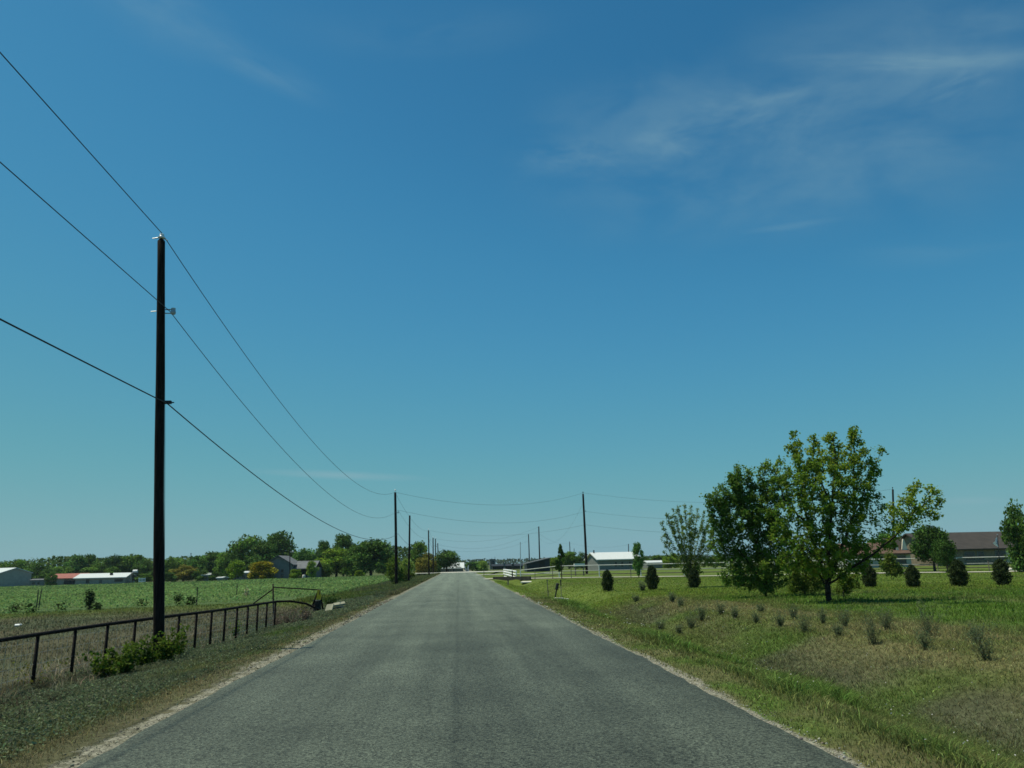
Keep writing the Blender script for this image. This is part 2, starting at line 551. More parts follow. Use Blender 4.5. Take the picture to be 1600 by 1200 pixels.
# road sheet with ragged edges and a low crown
ry = np.concatenate([np.arange(-40, 60, .22), np.arange(60, 156, 1.0)])
rows = []
for y in ry:
    j = min(1.0, 30 / max(y, 30))
    el = ROADL + .07 * (vn(y * .5, 0, 21) - .5) + .05 * (vn(y * 3.3, 0, 22) - .5)
    er = ROADR + .08 * (vn(y * .5, 0, 23) - .5) + .06 * (vn(y * 3.0, 0, 24) - .5)
    us = [el, el + .12, el + .6, -2.0, -1, -.1, 1, 1.9, er - .6, er - .12, er]
    rows.append([(u, y, .016 + .035 * (1 - ((u + .1) / 3.2) ** 2) - (.012 if k in (0, 10) else 0)) for k, u in enumerate(us)])
rv = np.array(rows).reshape(-1, 3); rn = 11
ii = (np.arange(len(ry) - 1)[:, None] * rn + np.arange(rn - 1)[None, :]).ravel()
road = np_mesh('road', rv, np.stack([ii, ii + 1, ii + rn + 1, ii + rn], 1), mat=road_material(), smooth=True)
tag(road, kind='structure')

# pale gravel crossroad at the far end of the road
mb = MB(); mb.box((1, 163, .03), (20, 13.5, .08))
tag(mb.build('crossroad', M_CONC), kind='structure')

# pale farm drive on the right
dv = []
dxs = np.arange(2.9, 66, .8)
for x in dxs:
    yc = float(drive_y(x)); wdt = 1.5 + .5 * (vn(x * .4, 0, 31) - .5) - .7 * sm((x - 8) / 6) * sm((36 - x) / 8)
    for k, s in enumerate((-1, -.5, 0, .5, 1)):
        dv.append((x + s * .9, yc + s * wdt, Z(x + s * .9, yc + s * wdt) + (.05 if abs(s) == 1 else .07)))
ii = (np.arange(len(dxs) - 1)[:, None] * 5 + np.arange(4)[None, :]).ravel()
drive = np_mesh('driveway', dv, np.stack([ii, ii + 5, ii + 6, ii + 1], 1), mat=mat('white_gravel', (.40, .38, .31), .95, .15, 3, .3), smooth=True)
tag(drive, kind='structure')
mb = MB(); mb.box((9, 118, .02), (13, 3.0, .06))
tag(mb.build('side_track', M_CONC), kind='structure')


# ---------------------------------------------------------------- grass and crop (stuff)
def in_view(x, y, z=0.0, m=110):
    px, py, d = project(np.stack([x, y, np.zeros_like(x) + z], 1))
    mm = m + 1200 * 3.0 / np.maximum(d, 1)
    return (d > 1) & (px > -mm) & (px < 1600 + mm) & (py < 1500)


def blades(name, x, y, h, w, col, lean, label, cat):
    k = in_view(x, y)
    x, y, h, w, col = x[k], y[k], h[k], w[k], col[k]
    n = len(x)
    z = zt(x, y) - .01
    a = rng.uniform(0, 2 * np.pi, n)
    s = np.stack([np.cos(a), np.sin(a), np.zeros(n)], 1) * (w / 2)[:, None]
    b = rng.uniform(0, 2 * np.pi, n)
    lv = np.stack([np.cos(b), np.sin(b), np.zeros(n)], 1) * (h * rng.uniform(.25, 1.3, n) * lean)[:, None]
    up = np.zeros((n, 3)); up[:, 2] = h
    p = np.stack([x, y, z], 1)
    V = np.empty((n, 5, 3))
    V[:, 0] = p - s; V[:, 1] = p + s
    mid = p + up * .62 + lv * .30
    V[:, 2] = mid + s * .75; V[:, 3] = mid - s * .75
    V[:, 4] = p + up * .90 + lv
    i = np.arange(n) * 5
    q = np.stack([i, i + 1, i + 2, i + 3], 1); t = np.stack([i + 3, i + 2, i + 4], 1)
    o = np_mesh(name, V.reshape(-1, 3), q, t, M_GRASS, col=np.repeat(np.clip(col * 1.45, 0, .7), 5, 0))
    return tag(o, label, cat, kind='stuff')


def leaf_quads(c, size, flat=.0, asp=.5):
    """diamond leaves in random directions round centres c; flat pushes them towards lying level"""
    n = len(c)
    a = rng.normal(0, 1, (n, 3)); a[:, 2] *= (1 - flat)
    a /= np.linalg.norm(a, axis=1)[:, None] + 1e-9
    b = rng.normal(0, 1, (n, 3)); b[:, 2] *= (1 - flat)
    b -= a * (a * b).sum(1)[:, None]
    b /= np.linalg.norm(b, axis=1)[:, None] + 1e-9
    s = np.asarray(size)[:, None] if hasattr(size, '__len__') else size
    V = np.empty((n, 4, 3))
    V[:, 0] = c - a * s * .5; V[:, 1] = c + b * s * .5 * asp - a * s * .06
    V[:, 2] = c + a * s * .5; V[:, 3] = c - b * s * .5 * asp - a * s * .06
    i = np.arange(n) * 4
    return V.reshape(-1, 3), np.stack([i, i + 1, i + 2, i + 3], 1)


def scatter(n, x0, x1, y0, y1, p=1.0):
    """positions denser towards the camera"""
    u = rng.random(n)
    if p == 1.0:
        y = y0 * (y1 / y0) ** u
    else:
        y = y0 + (y1 - y0) * u
    return rng.uniform(x0, x1, n), y


def varied(c, amt=.28):
    n = len(c)
    k = np.exp(rng.normal(0, amt, n))[:, None]
    t = rng.normal(0, .08, (n, 3)) + 1
    return np.clip(c * k * t, .004, .6)


def wd(y, lo=.005, k=.00085):
    return np.maximum(lo, k * y) * rng.uniform(.6, 1.4, len(y))


# left verge
x, y = scatter(150000, -7.6, -3.62, 4.4, 60)
keep = rng.random(len(x)) < np.clip(.34 + sm((-x - 3.7) / .7) * (.45 + .9 * fbm(x * 1.2, y * .9, 41)), 0, 1)
x, y = x[keep], y[keep]
hh = (.03 + .10 * fbm(x * .9, y * .7, 42) * sm((-x - 3.6) / .9)) * rng.uniform(.6, 1.3, len(x))
blades('verge_grass', x, y, hh, wd(y), varied(zone_color(x, y) * 1.05), 1.0, 'low grey green grass along the left edge of the road', 'grass')
x, y = scatter(170000, -7.2, -3.75, 4.4, 48)
keep = (rng.random(len(x)) < np.clip((fbm(x * .9, y * .6, 53) - .24) * 4, 0, 1) * sm((-x - 3.75) / .6)) & in_view(x, y)
x, y = x[keep], y[keep]
c = np.stack([x, y, zt(x, y) + rng.random(len(x)) ** .8 * (.03 + .13 * fbm(x * .9, y * .6, 53))], 1)
V, Q = leaf_quads(c, np.maximum(.028, .0016 * y) * rng.uniform(.6, 1.5, len(x)), .45, .6)
o = np_mesh('low_herbs', V, Q, mat=M_GRASS, col=np.repeat(varied(np.tile(C_(.116, .142, .080), (len(x), 1)), .38), 4, 0))
tag(o, 'low grey green herbs covering the left verge', 'herbs', kind='stuff')
# pale dead stems along the fence foot
x, y = scatter(5200, -8.4, -5.9, 7, 26)
keep = rng.random(len(x)) < sm((fbm(x * 1.1, y * .8, 54) - .40) * 6)
x, y = x[keep], y[keep]
blades('dead_stems', x, y, rng.uniform(.08, .30, len(x)), wd(y, .005, .0007), varied(np.tile(C_(.19, .165, .11), (len(x), 1)), .35), 1.0, 'pale dead stems along the foot of the pipe fence', 'dead stems')
x, y = scatter(26000, -4.9, -3.42, 4.4, 40)
keep = rng.random(len(x)) < .25 + .75 * sm((-x - 3.45) / .5)
x, y = x[keep], y[keep]
blades('dry_turf', x, y, rng.uniform(.02, .075, len(x)), wd(y, .006, .0008), varied(mixc(np.tile(C_(.125, .115, .058), (len(x), 1)), C_(.066, .092, .034), sm((fbm(x * 1.6, y * 1.1, 57) - .42) * 6)), .4), 1.6, 'short dry turf between the left gravel edge and the green verge', 'turf')
# left pasture
x, y = scatter(120000, -40, -6.6, 7.5, 47)
hh = (.04 + .09 * fbm(x * .8, y * .8, 43)) * rng.uniform(.5, 1.4, len(x))
blades('pasture_grass', x, y, hh, wd(y), varied(zone_color(x, y) * 1.05), 1.1, 'short dry brown pasture grass behind the dark pipe fence', 'grass')
# right verge, lush
x, y = scatter(190000, 3.15, 6.6, 4.0, 38)
tuft = fbm(x * .85, y * .55, 44)
edge = sm((x - 3.62) / .65) * (1 - sm((x - 5.0 - 1.4 * (fbm(x * .3, y * .3, 45) - .5)) / 1.2))
keep = rng.random(len(x)) < np.clip(.30 + edge * (.05 + 2.6 * np.clip(tuft - .43, 0, 1)), 0, 1)
x, y, tuft, edge = x[keep], y[keep], tuft[keep], edge[keep]
hh = (.05 + edge * (.03 + .50 * np.clip(tuft - .43, 0, 1) * 1.35)) * rng.uniform(.55, 1.25, len(x))
cc = mixc(mixc(zone_color(x, y), K_OLIVE, .45 + .4 * (fbm(x * .5, y * .4, 49) > .5)), C_(.066, .118, .024), edge * sm((tuft - .44) * 6) * .85)
blades('tall_grass', x, y, hh, wd(y, .008), varied(cc * 1.05, .5), 1.05, 'lush green grass tufts along the right edge of the road', 'grass')
# ditch and straw bank
x, y = scatter(170000, 4.8, 11.5, 4.4, 40)
hh = (.02 + .075 * fbm(x * .9, y * .9, 46)) * rng.uniform(.5, 1.6, len(x))
blades('dry_grass', x, y, hh, wd(y), varied(zone_color(x, y) * 1.1, .40), 1.7, 'dry straw coloured grass on the right roadside bank', 'grass')
# rough green meadow
x, y = scatter(150000, 9.5, 40, 9, 44)
hh = (.04 + .12 * fbm(x * .5, y * .5, 47)) * rng.uniform(.5, 1.4, len(x))
blades('meadow_grass', x, y, hh, wd(y), varied(zone_color(x, y) * 1.1), 1.0, 'rough green meadow grass round the two large trees', 'grass')
# mown lawn
x, y = scatter(120000, 3.3, 62, 34, 76)
hh = rng.uniform(.025, .07, len(x))
blades('lawn_grass', x, y, hh, wd(y, .02, .0012), varied(zone_color(x, y) * 1.25, .2), 1.2, 'mown lawn between the cedar row and the white fence', 'grass')
# far left verge
x, y = scatter(45000, -9.5, -3.5, 45, 150)
hh = (.06 + .22 * fbm(x * .6, y * .3, 48)) * rng.uniform(.5, 1.3, len(x))
blades('weedy_grass', x, y, hh, wd(y, .02, .001), varied(zone_color(x, y) * 1.05), .6, 'weedy grass strip between the crop field and the far road', 'grass')

# crop in rows
rx = np.arange(-150, -8.6, .78)
px_, py_ = [], []
for r in rx:
    yy = np.arange(44, crop_far(r) + 2, .42 if r > -60 else .7)
    px_.append(np.full(len(yy), r)); py_.append(yy)
x = np.concatenate(px_); y = np.concatenate(py_)
x = x + rng.normal(0, .07, len(x)); y = y + rng.normal(0, .12, len(x))
k = (rng.random(len(x)) < crop_mask(x, y) * .95) & in_view(x, y)
x, y = x[k], y[k]
n = len(x)
NL = 9
X = np.repeat(x, NL) + rng.normal(0, .12, n * NL); Yq = np.repeat(y, NL) + rng.normal(0, .12, n * NL)
hq = rng.uniform(.08, .34, n * NL) * np.repeat(.75 + .5 * vn(x * .2, y * .1, 51), NL)
base = np.stack([X, Yq, zt(X, Yq) + hq], 1)


V, Q = leaf_quads(base, np.maximum(.13, .0024 * Yq) * rng.uniform(.7, 1.3, n * NL), .62, .7)
cc = varied(np.tile(K_CROP * 2.15, (n * NL, 1)) * (.8 + .5 * fbm(X * .15, Yq * .08, 52))[:, None], .22)
o = np_mesh('crop_rows', V, Q, mat=M_GRASS, col=np.repeat(cc, 4, 0))
tag(o, 'green rows of a young crop in the field on the left', 'crop', kind='stuff')

# small white flowers in the right verge
x, y = scatter(260, 3.9, 8.5, 5, 26)
c = np.stack([x, y, zt(x, y) + rng.uniform(.10, .30, len(x))], 1)
V, Q = leaf_quads(c, np.maximum(.02, .0014 * y), .6, .9)
o = np_mesh('wildflowers', V, Q, mat=M_GRASS, col=np.tile(C_(.62, .60, .56), (len(V), 1)))
tag(o, 'tiny white wildflowers scattered in the right verge', 'flowers', kind='stuff')

# loose gravel along both road edges
n = 4200
s_ = rng.random(n) < .52
y = 4.4 * (40 / 4.4) ** rng.random(n)
x = np.where(s_, -3.26 - np.abs(rng.normal(0, .22, n)), 3.06 + np.abs(rng.normal(0, .11, n)))
k = in_view(x, y); x, y = x[k], y[k]; n = len(x)
sz = np.maximum(.006, .00055 * y) * np.exp(rng.normal(0, .45, n))
octv = np.array([(1, 0, 0), (-1, 0, 0), (0, 1, 0), (0, -1, 0), (0, 0, .7), (0, 0, -.7)], float)
oct_f = np.array([(0, 2, 4), (2, 1, 4), (1, 3, 4), (3, 0, 4), (2, 0, 5), (1, 2, 5), (3, 1, 5), (0, 3, 5)])
V = (octv[None] * (sz[:, None, None]) * rng.uniform(.6, 1.2, (n, 6, 1))) + np.stack([x, y, np.maximum(zt(x, y), -.02) + sz * .3], 1)[:, None, :]
T = (oct_f[None] + (np.arange(n) * 6)[:, None, None]).reshape(-1, 3)
gc = varied(np.where((x > 0)[:, None], C_(.50, .48, .37), C_(.22, .21, .165)), .45)
o = np_mesh('gravel', V.reshape(-1, 3), None, T, M_GRASS, col=np.repeat(gc, 6, 0))
tag(o, 'loose pale gravel along both edges of the road', 'gravel', kind='stuff')


# ---------------------------------------------------------------- trees
def colonize(att, starts, step, infl, kill, iters, jitter=.15):
    """space colonisation: branches grow towards points that fill the crown; returns nodes and parents"""
    N = np.zeros((9000, 3)); par = np.full(9000, -1, int); n = 0
    for poly in starts:
        prev = -1
        for i, p in enumerate(poly):
            if i == 0 and n > 0:
                dd = np.linalg.norm(N[:n] - np.array(p), axis=1); prev = int(dd.argmin())
                if dd[prev] < .05: continue
            if prev >= 0:
                a = N[prev].copy(); L = np.linalg.norm(np.array(p) - a); m = max(1, int(L / step))
                for k in range(1, m + 1):
                    N[n] = a + (np.array(p) - a) * k / m + (rng.normal(0, .012, 3) if k < m else 0)
                    par[n] = prev; prev = n; n += 1
            else:
                N[n] = p; par[n] = prev; prev = n; n += 1
    att = np.array(att)
    bd = np.full(len(att), 1e9); bi = np.zeros(len(att), int)
    lo = 0
    for it in range(iters):
        if n > lo:
            D = np.linalg.norm(att[:, None, :] - N[None, lo:n, :], axis=2)
            j = D.argmin(1); dmin = D[np.arange(len(att)), j]
            u = dmin < bd; bd[u] = dmin[u]; bi[u] = j[u] + lo
            lo = n
        alive = bd > kill
        att, bd, bi = att[alive], bd[alive], bi[alive]
        if len(att) == 0: break
        k = bd < infl
        if not k.any(): break
        added = 0
        order = np.unique(bi[k])
        for node in order:
            v = att[k & (bi == node)] - N[node]
            v = v / np.linalg.norm(v, axis=1)[:, None]
            d = v.mean(0) + rng.normal(0, jitter, 3)
            L = np.linalg.norm(d)
            if L < 1e-3: continue
            q = N[node] + d / L * step
            if n >= 8990: break
            N[n] = q; par[n] = node; n += 1; added += 1
        if not added: break
    return N[:n], par[:n]


def wood(N, par, r0, e=2.4, rmax=.2):
    n = len(N); acc = np.zeros(n)
    nch = np.zeros(n, int)
    for i in range(n):
        if par[i] >= 0: nch[par[i]] += 1
    r = np.zeros(n)
    for i in range(n - 1, -1, -1):
        r[i] = r0 if nch[i] == 0 else acc[i] ** (1 / e)
        if par[i] >= 0: acc[par[i]] += r[i] ** e
    return np.minimum(r, rmax), nch


def seg_tubes(A, B, ra, rb, k=5):
    """many tapered segments as one mesh"""
    n = len(A); t = B - A; t /= np.linalg.norm(t, axis=1)[:, None] + 1e-9
    ref = np.where(np.abs(t[:, 2:3]) < .9, np.array([[0, 0, 1.]]), np.array([[1., 0, 0]]))
    u = np.cross(t, ref); u /= np.linalg.norm(u, axis=1)[:, None] + 1e-9
    w = np.cross(t, u)
    ang = np.arange(k) * 2 * np.pi / k
    ring = u[:, None, :] * np.cos(ang)[None, :, None] + w[:, None, :] * np.sin(ang)[None, :, None]
    V = np.concatenate([A[:, None, :] + ring * ra[:, None, None], B[:, None, :] + ring * rb[:, None, None]], 1)
    base = (np.arange(n) * 2 * k)[:, None]
    kk = np.arange(k); k2 = (kk + 1) % k
    Q = np.stack([base + kk, base + k2, base + k + k2, base + k + kk], 2).reshape(-1, 4)
    return V.reshape(-1, 3), Q


def ell_points(ells, n):
    """points filling a union of ellipsoids (centre, radii)"""
    vol = np.array([e[1][0] * e[1][1] * e[1][2] for e in ells]); vol = vol / vol.sum()
    out = []
    for e, v in zip(ells, vol):
        m = max(e[2] if len(e) > 2 else 22, int(n * v))
        p = rng.normal(0, 1, (m, 3)); p /= np.linalg.norm(p, axis=1)[:, None]
        p *= (rng.random(m) ** (1 / 2.4))[:, None]
        out.append(np.array(e[0]) + p * np.array(e[1]))
    return np.concatenate(out)


def near_tree(name, label, base, ells_px, depth, starts_px, natt, leaf_n, leaf_s, c1, c2, step=.14, r0=.006,
              rleaf=.016, spread=.09, lmat=None, thick=.7, kill=.22, infl=1.6, asp=.55, cat='tree', group=None, dmul=1.0, rmax=.2, bark=None, tipw=3.0):
    s = depth / 1235.0
    bx = np.array(base)

    def loc(px, py, dy=0.0):
        return P(px, py, bx[1] + dy) - bx
    ells = []
    for (cx, cy, rx_, ry_) in ells_px:
        ells.append((loc(cx, cy, rng.uniform(-.25, .25) - (2.0 if name == 'spring_tree' and cx > 1400 else 0)), (rx_ * s, max(.3, thick * rx_ * s) * dmul, ry_ * s), 65 if cx > 1400 else 22))
    att = ell_points(ells, natt)
    att = att[att[:, 2] > .12]
    starts = [[(0, 0, -.05) if p == 0 else tuple(loc(p[0], p[1], p[2])) for p in poly] for poly in starts_px]
    N, par = colonize(att, starts, step, infl, kill, 140)
    r, nch = wood(N, par, r0, rmax=rmax)
    ch = np.where(par >= 0)[0]
    V, Q = seg_tubes(N[par[ch]], N[ch], np.minimum(r[par[ch]], r[ch] * 1.35), r[ch], 6)
    root = empty(name, tuple(bx), label, cat, group)
    np_mesh('trunk', V, Q, mat=bark or M_BARK, parent=root, smooth=True)
    tw = np.where(r < rleaf)[0]
    tw = tw[N[tw][:, 2] > .15]
    wts = np.where(nch[tw] == 0, tipw, 1.0); wts /= wts.sum()
    pick = rng.choice(tw, leaf_n, p=wts)
    c = N[pick] + rng.normal(0, spread, (leaf_n, 3))
    sz = leaf_s * rng.uniform(.6, 1.4, leaf_n)
    V, Q = leaf_quads(c, sz, .15, asp)
    clump = fbm(c[:, 0] * .9 + 9, c[:, 2] * .9 + c[:, 1] * .6, 61)
    t = np.clip((clump - .35) * 3 + rng.normal(0, .2, leaf_n), 0, 1)
    cc = varied(mixc(np.tile(np.array(c1), (leaf_n, 1)), np.array(c2), t), .18)
    np_mesh('crown', V, Q, mat=lmat or M_LEAF, parent=root, col=np.repeat(cc, 4, 0))
    return root


# the yellow green spring tree
bA = G(1295, 941)
near_tree('spring_tree', 'tall open yellow green tree with a long low limb reaching right', bA,
          [(1285, 775, 78, 75), (1335, 735, 42, 55), (1247, 725, 36, 42), (1232, 815, 40, 52), (1300, 850, 75, 38), (1440, 785, 34, 36), (1457, 776, 18, 22), (1408, 815, 22, 20), (1385, 850, 16, 14), (1290, 715, 42, 35),
           (1352, 800, 30, 40), (1374, 800, 20, 42), (1388, 826, 16, 22), (1415, 800, 30, 24), (1250, 872, 46, 30), (1338, 862, 38, 30), (1300, 890, 58, 20), (1225, 850, 30, 30), (1332, 690, 14, 22), (1224, 745, 22, 40), (1245, 705, 14, 28), (1362, 750, 22, 45), (1268, 870, 46, 26)],
          bA[1],
          [[0, (1293, 915, 0)],
           [(1293, 922, 0), (1274, 885, .3), (1240, 840, .4)], [(1293, 915, 0), (1278, 870, .2), (1262, 820, .3)], [(1293, 915, 0), (1295, 850, -.2), (1300, 790, -.1)],
           [(1293, 915, 0), (1312, 868, .2), (1335, 800, .3)], [(1293, 915, 0), (1330, 888, -.5), (1362, 868, -1.0), (1398, 838, -1.6), (1425, 805, -2.0)],
           [(1293, 915, 0), (1288, 880, -.4), (1250, 850, -.8)], [(1293, 915, 0), (1305, 880, .5), (1290, 820, 1.0)],
           [(1262, 820, .3), (1250, 740, .2), (1240, 679, .2)], [(1300, 790, -.1), (1272, 730, .1), (1271, 684, 0)], [(1335, 800, .3), (1334, 730, .3), (1335, 672, .3)],
           [(1335, 800, .3), (1362, 745, .1), (1377, 704, .1)], [(1300, 790, -.1), (1305, 720, -.3), (1302, 680, -.3)], [(1262, 820, .3), (1225, 780, .2), (1212, 745, .2)]],
          1350, 26000, .115, (.125, .215, .024), (.225, .31, .034), kill=.27, infl=2.2, spread=.088, step=.12, r0=.0095, bark=M_DARKBARK, tipw=9.0)
# the darker tree beside it
bB = G(1196, 934)
near_tree('dark_tree', 'dense dark green tree with upright shoots left of the open tree', bB,
          [(1172, 805, 52, 50), (1160, 765, 20, 30), (1140, 835, 36, 48), (1208, 850, 38, 60), (1188, 892, 38, 42), (1205, 775, 34, 42), (1126, 800, 20, 28), (1122, 850, 22, 26), (1148, 755, 9, 24), (1165, 745, 8, 22), (1120, 782, 9, 16), (1190, 745, 12, 24), (1170, 910, 26, 18), (1140, 905, 20, 14),
           (1155, 885, 36, 32), (1200, 905, 34, 26), (1180, 770, 16, 30), (1222, 760, 18, 30), (1207, 745, 20, 32)],
          bB[1],
          [[0, (1196, 915, 0)], [(1196, 915, 0), (1185, 860, 0), (1165, 800, 0)], [(1196, 915, 0), (1205, 850, .2), (1205, 790, .1)],
           [(1196, 915, 0), (1170, 880, -.3), (1140, 840, -.3)], [(1196, 915, 0), (1190, 870, .6), (1180, 820, .7)],
           [(1165, 800, 0), (1160, 765, 0), (1153, 732, 0)], [(1165, 800, 0), (1150, 775, .2), (1141, 746, .2)], [(1165, 800, 0), (1172, 770, 0), (1170, 738, 0)], [(1205, 790, .1), (1194, 760, 0), (1184, 736, 0)],
           [(1140, 840, -.3), (1126, 800, -.2), (1117, 772, -.2)], [(1140, 840, -.3), (1118, 815, -.2), (1106, 776, -.2)], [(1165, 800, 0), (1142, 785, .1), (1127, 762, .1)]],
          1150, 28000, .115, (.090, .180, .028), (.17, .265, .040), kill=.28, infl=2.0, spread=.10, tipw=5.0, rleaf=.03, bark=M_DARKBARK, lmat=M_LEAF, step=.14)
mbv = None
# thin pale tree on the left of the group
bC = G(1078, 918)
near_tree('thin_tree', 'thin fan shaped tree with sparse small leaves behind a cedar', bC,
          [(1072, 838, 42, 44), (1052, 820, 22, 28), (1098, 830, 22, 38), (1080, 870, 34, 24), (1110, 870, 20, 18), (1045, 850, 16, 24), (1105, 890, 24, 12)],
          bC[1],
          [[0, (1078, 905, 0)], [(1078, 905, 0), (1065, 865, 0), (1050, 825, 0)], [(1078, 905, 0), (1078, 860, .2), (1076, 815, .3)],
           [(1078, 905, 0), (1092, 870, -.2), (1102, 825, -.2)], [(1078, 905, 0), (1095, 885, .2), (1110, 872, .3)]]
          + [[(1078, 905, 0), (1078 + (tx - 1078) * .45, 905 - (905 - ty) * .5, dy_ * .5), (1078 + (tx - 1078) * .8, 905 - (905 - ty) * .8, dy_ * .8), (tx, ty, dy_)]
             for tx, ty, dy_ in ((1034, 818, .2), (1041, 803, -.3), (1051, 796, .4), (1060, 793, -.4), (1070, 790, .3), (1080, 792, -.5), (1090, 796, .5), (1100, 801, -.2), (1109, 812, .3),
                                 (1034, 842, -.4), (1038, 862, .3), (1114, 835, -.3), (1112, 856, .4), (1056, 808, .8), (1084, 806, .8))],
          420, 11000, .12, (.125, .195, .038), (.20, .25, .05), kill=.30, infl=1.6, spread=.055, step=.13, asp=.42, r0=.0042, tipw=2.0, rleaf=.012)
# shrub between the two trunks
bD = G(1258, 930)
near_tree('understory_shrub', 'leafy shrub growing between the trunks of the two large trees', bD,
          [(1258, 900, 30, 26), (1243, 915, 22, 12), (1278, 910, 20, 16)], bD[1],
          [[0, (1258, 922, 0)]], 240, 4200, .10, (.10, .17, .028), (.17, .24, .036), kill=.18, infl=1.5, spread=.09, step=.1, cat='shrub')
# branchy sucker on the right of the trunk
bE = G(1318, 936)
near_tree('sucker_shoots', 'low leafy shoots sprouting right of the open tree trunk', bE,
          [(1325, 908, 22, 16), (1318, 924, 14, 8)], bE[1], [[0, (1318, 926, 0)]], 110, 1100, .10, (.09, .15, .025), (.15, .21, .03), kill=.18, infl=1.5, spread=.07, step=.1, cat='shrub')
# sapling on the lawn
bF = G(1393, 907)
near_tree('lawn_sapling', 'bright green sapling casting a small shadow on the lawn', bF,
          [(1391, 885, 16, 15), (1390, 872, 10, 10), (1402, 890, 12, 10)], bF[1], [[0, (1393, 893, 0)]], 130, 2400, .13,
          (.09, .15, .025), (.14, .19, .03), kill=.2, infl=1.5, spread=.10, step=.12, cat='sapling')

# cedar row on the lawn
def cedar_proto(seed):
    g = np.random.default_rng(seed)
    n = 5200
    h = g.random(n) ** .85
    prof = np.where(h < .36, .74 + .26 * np.sin(h / .36 * math.pi / 2), np.sqrt(np.clip(1.0 - ((h - .36) / .645) ** 2.1, 0, 1)) * (1 - .18 * np.clip(h - .5, 0, 1)))
    a = g.uniform(0, 2 * np.pi, n)
    lump = 1 + .17 * np.sin(a * (2 + seed % 2) + h * (7 + seed) + seed) + .13 * np.sin(a * 5 - h * (13 + 2 * seed) + seed * 1.7)
    rr = .42 * prof * lump * (g.random(n) ** .33) * (1 + .10 * g.normal(0, 1, n))
    c = np.stack([rr * np.cos(a), rr * np.sin(a), .05 + h * .96], 1)
    V, Q = leaf_quads(c, .095 * g.uniform(.6, 1.4, n), 0, .4)
    # sprays point up and outwards
    cc = np.clip(C_(.040, .060, .020) * np.exp(g.normal(0, .3, n))[:, None], .004, .2)
    return V, Q, np.repeat(cc, 4, 0)


cedars = [(950, 924, 893, 18, 'short flat topped cedar bush left end of the lawn row'),
          (1020, 922, 887, 20, 'pointed cedar bush second from the left end of the row'),
          (1085, 919, 890, 19, 'squat cedar bush at the foot of the thin fan shaped tree'),
          (1156, 918, 886, 20, 'cedar bush half hidden by the dense dark tree'),
          (1360, 918, 887, 20, 'narrow cedar bush just right of the large open tree'),
          (1428, 918, 888, 20, 'rounded cedar bush right of the bright green sapling'),
          (1500, 917, 882, 24, 'widest cedar bush in front of the brown roofed house'),
          (1568, 916, 882, 22, 'cedar bush nearest the right edge below the white flag')]
CED = 'cedar bushes planted in a row across the lawn'
protos = []
for k in range(4):
    V, Q, cc = cedar_proto(3 + k)
    o = empty('cedar_bush', (0, 0, 0), 'cedar bush', 'bush', CED)
    f = np_mesh('foliage', V, Q, mat=M_LEAFD, parent=o, col=cc)
    mb = MB(); mb.tube([(0, 0, -.05), (.01, 0, .3), (0, .01, .7)], [.05, .04, .015], 6); mb.build('trunk', M_BARK, o)
    protos.append(o)
used = set()
for i, (px, by, ty, wpx, lab) in enumerate(cedars):
    b = G(px, by)
    s = np.linalg.norm(b - CAM) / 1225
    h = (by - ty) * s; w = wpx * s / .94
    k = i % 4
    if k in used:
        dup(protos[k], tuple(b), (w, w, h), random.uniform(0, 6), lab, CED)
    else:
        o = protos[k]; o.location = b; o.scale = (w, w, h); o['label'] = lab; used.add(k)


# ---- background trees: unit sized kinds, copied, scaled and tinted
def crown_points(kind, g, n):
    blobs = []
    if kind == 'round':
        for _ in range(30):
            a = g.uniform(0, 6.28); u = g.uniform(-.8, 1); r = math.sqrt(max(0, 1 - u * u)) * g.uniform(.5, 1)
            blobs.append((.36 * r * math.cos(a), .36 * r * math.sin(a), .54 + .32 * u, g.uniform(.13, .22)))
    elif kind == 'irregular':
        for _ in range(34):
            a = g.uniform(0, 6.28); z = g.uniform(.14, .90)
            w = .42 * (1 - abs(z - .55) * 1.1) * g.uniform(.3, 1)
            blobs.append((w * math.cos(a), w * math.sin(a), z, g.uniform(.11, .20)))
    elif kind == 'tall':
        for _ in range(34):
            a = g.uniform(0, 6.28); z = g.uniform(.14, .93)
            w = .38 * math.sin(math.pi * min(.95, (z - .1) / .95)) * g.uniform(.3, 1)
            blobs.append((w * math.cos(a), w * math.sin(a), z, g.uniform(.10, .18)))
    elif kind == 'bushy':
        for _ in range(30):
            a = g.uniform(0, 6.28); z = g.uniform(.06, .88)
            w = .44 * math.sqrt(max(0, 1 - (z - .25) ** 2 / .52)) * g.uniform(.3, 1)
            blobs.append((w * math.cos(a), w * math.sin(a), z, g.uniform(.12, .20)))
    elif kind == 'conifer':
        for _ in range(34):
            a = g.uniform(0, 6.28); z = g.uniform(.28, .98)
            w = .46 * (1.0 - (z - .28) / .74) * g.uniform(.4, 1)
            blobs.append((w * math.cos(a), w * math.sin(a), z, .05 + .06 * (1 - z)))
    blobs = np.array(blobs)
    k = g.integers(0, len(blobs), n)
    p = g.normal(0, 1, (n, 3)); p /= np.linalg.norm(p, axis=1)[:, None]
    p *= (g.random(n) ** .45)[:, None]
    return blobs[k, :3] + p * blobs[k, 3:4] * np.array([1.1, 1.1, .85]), blobs, k


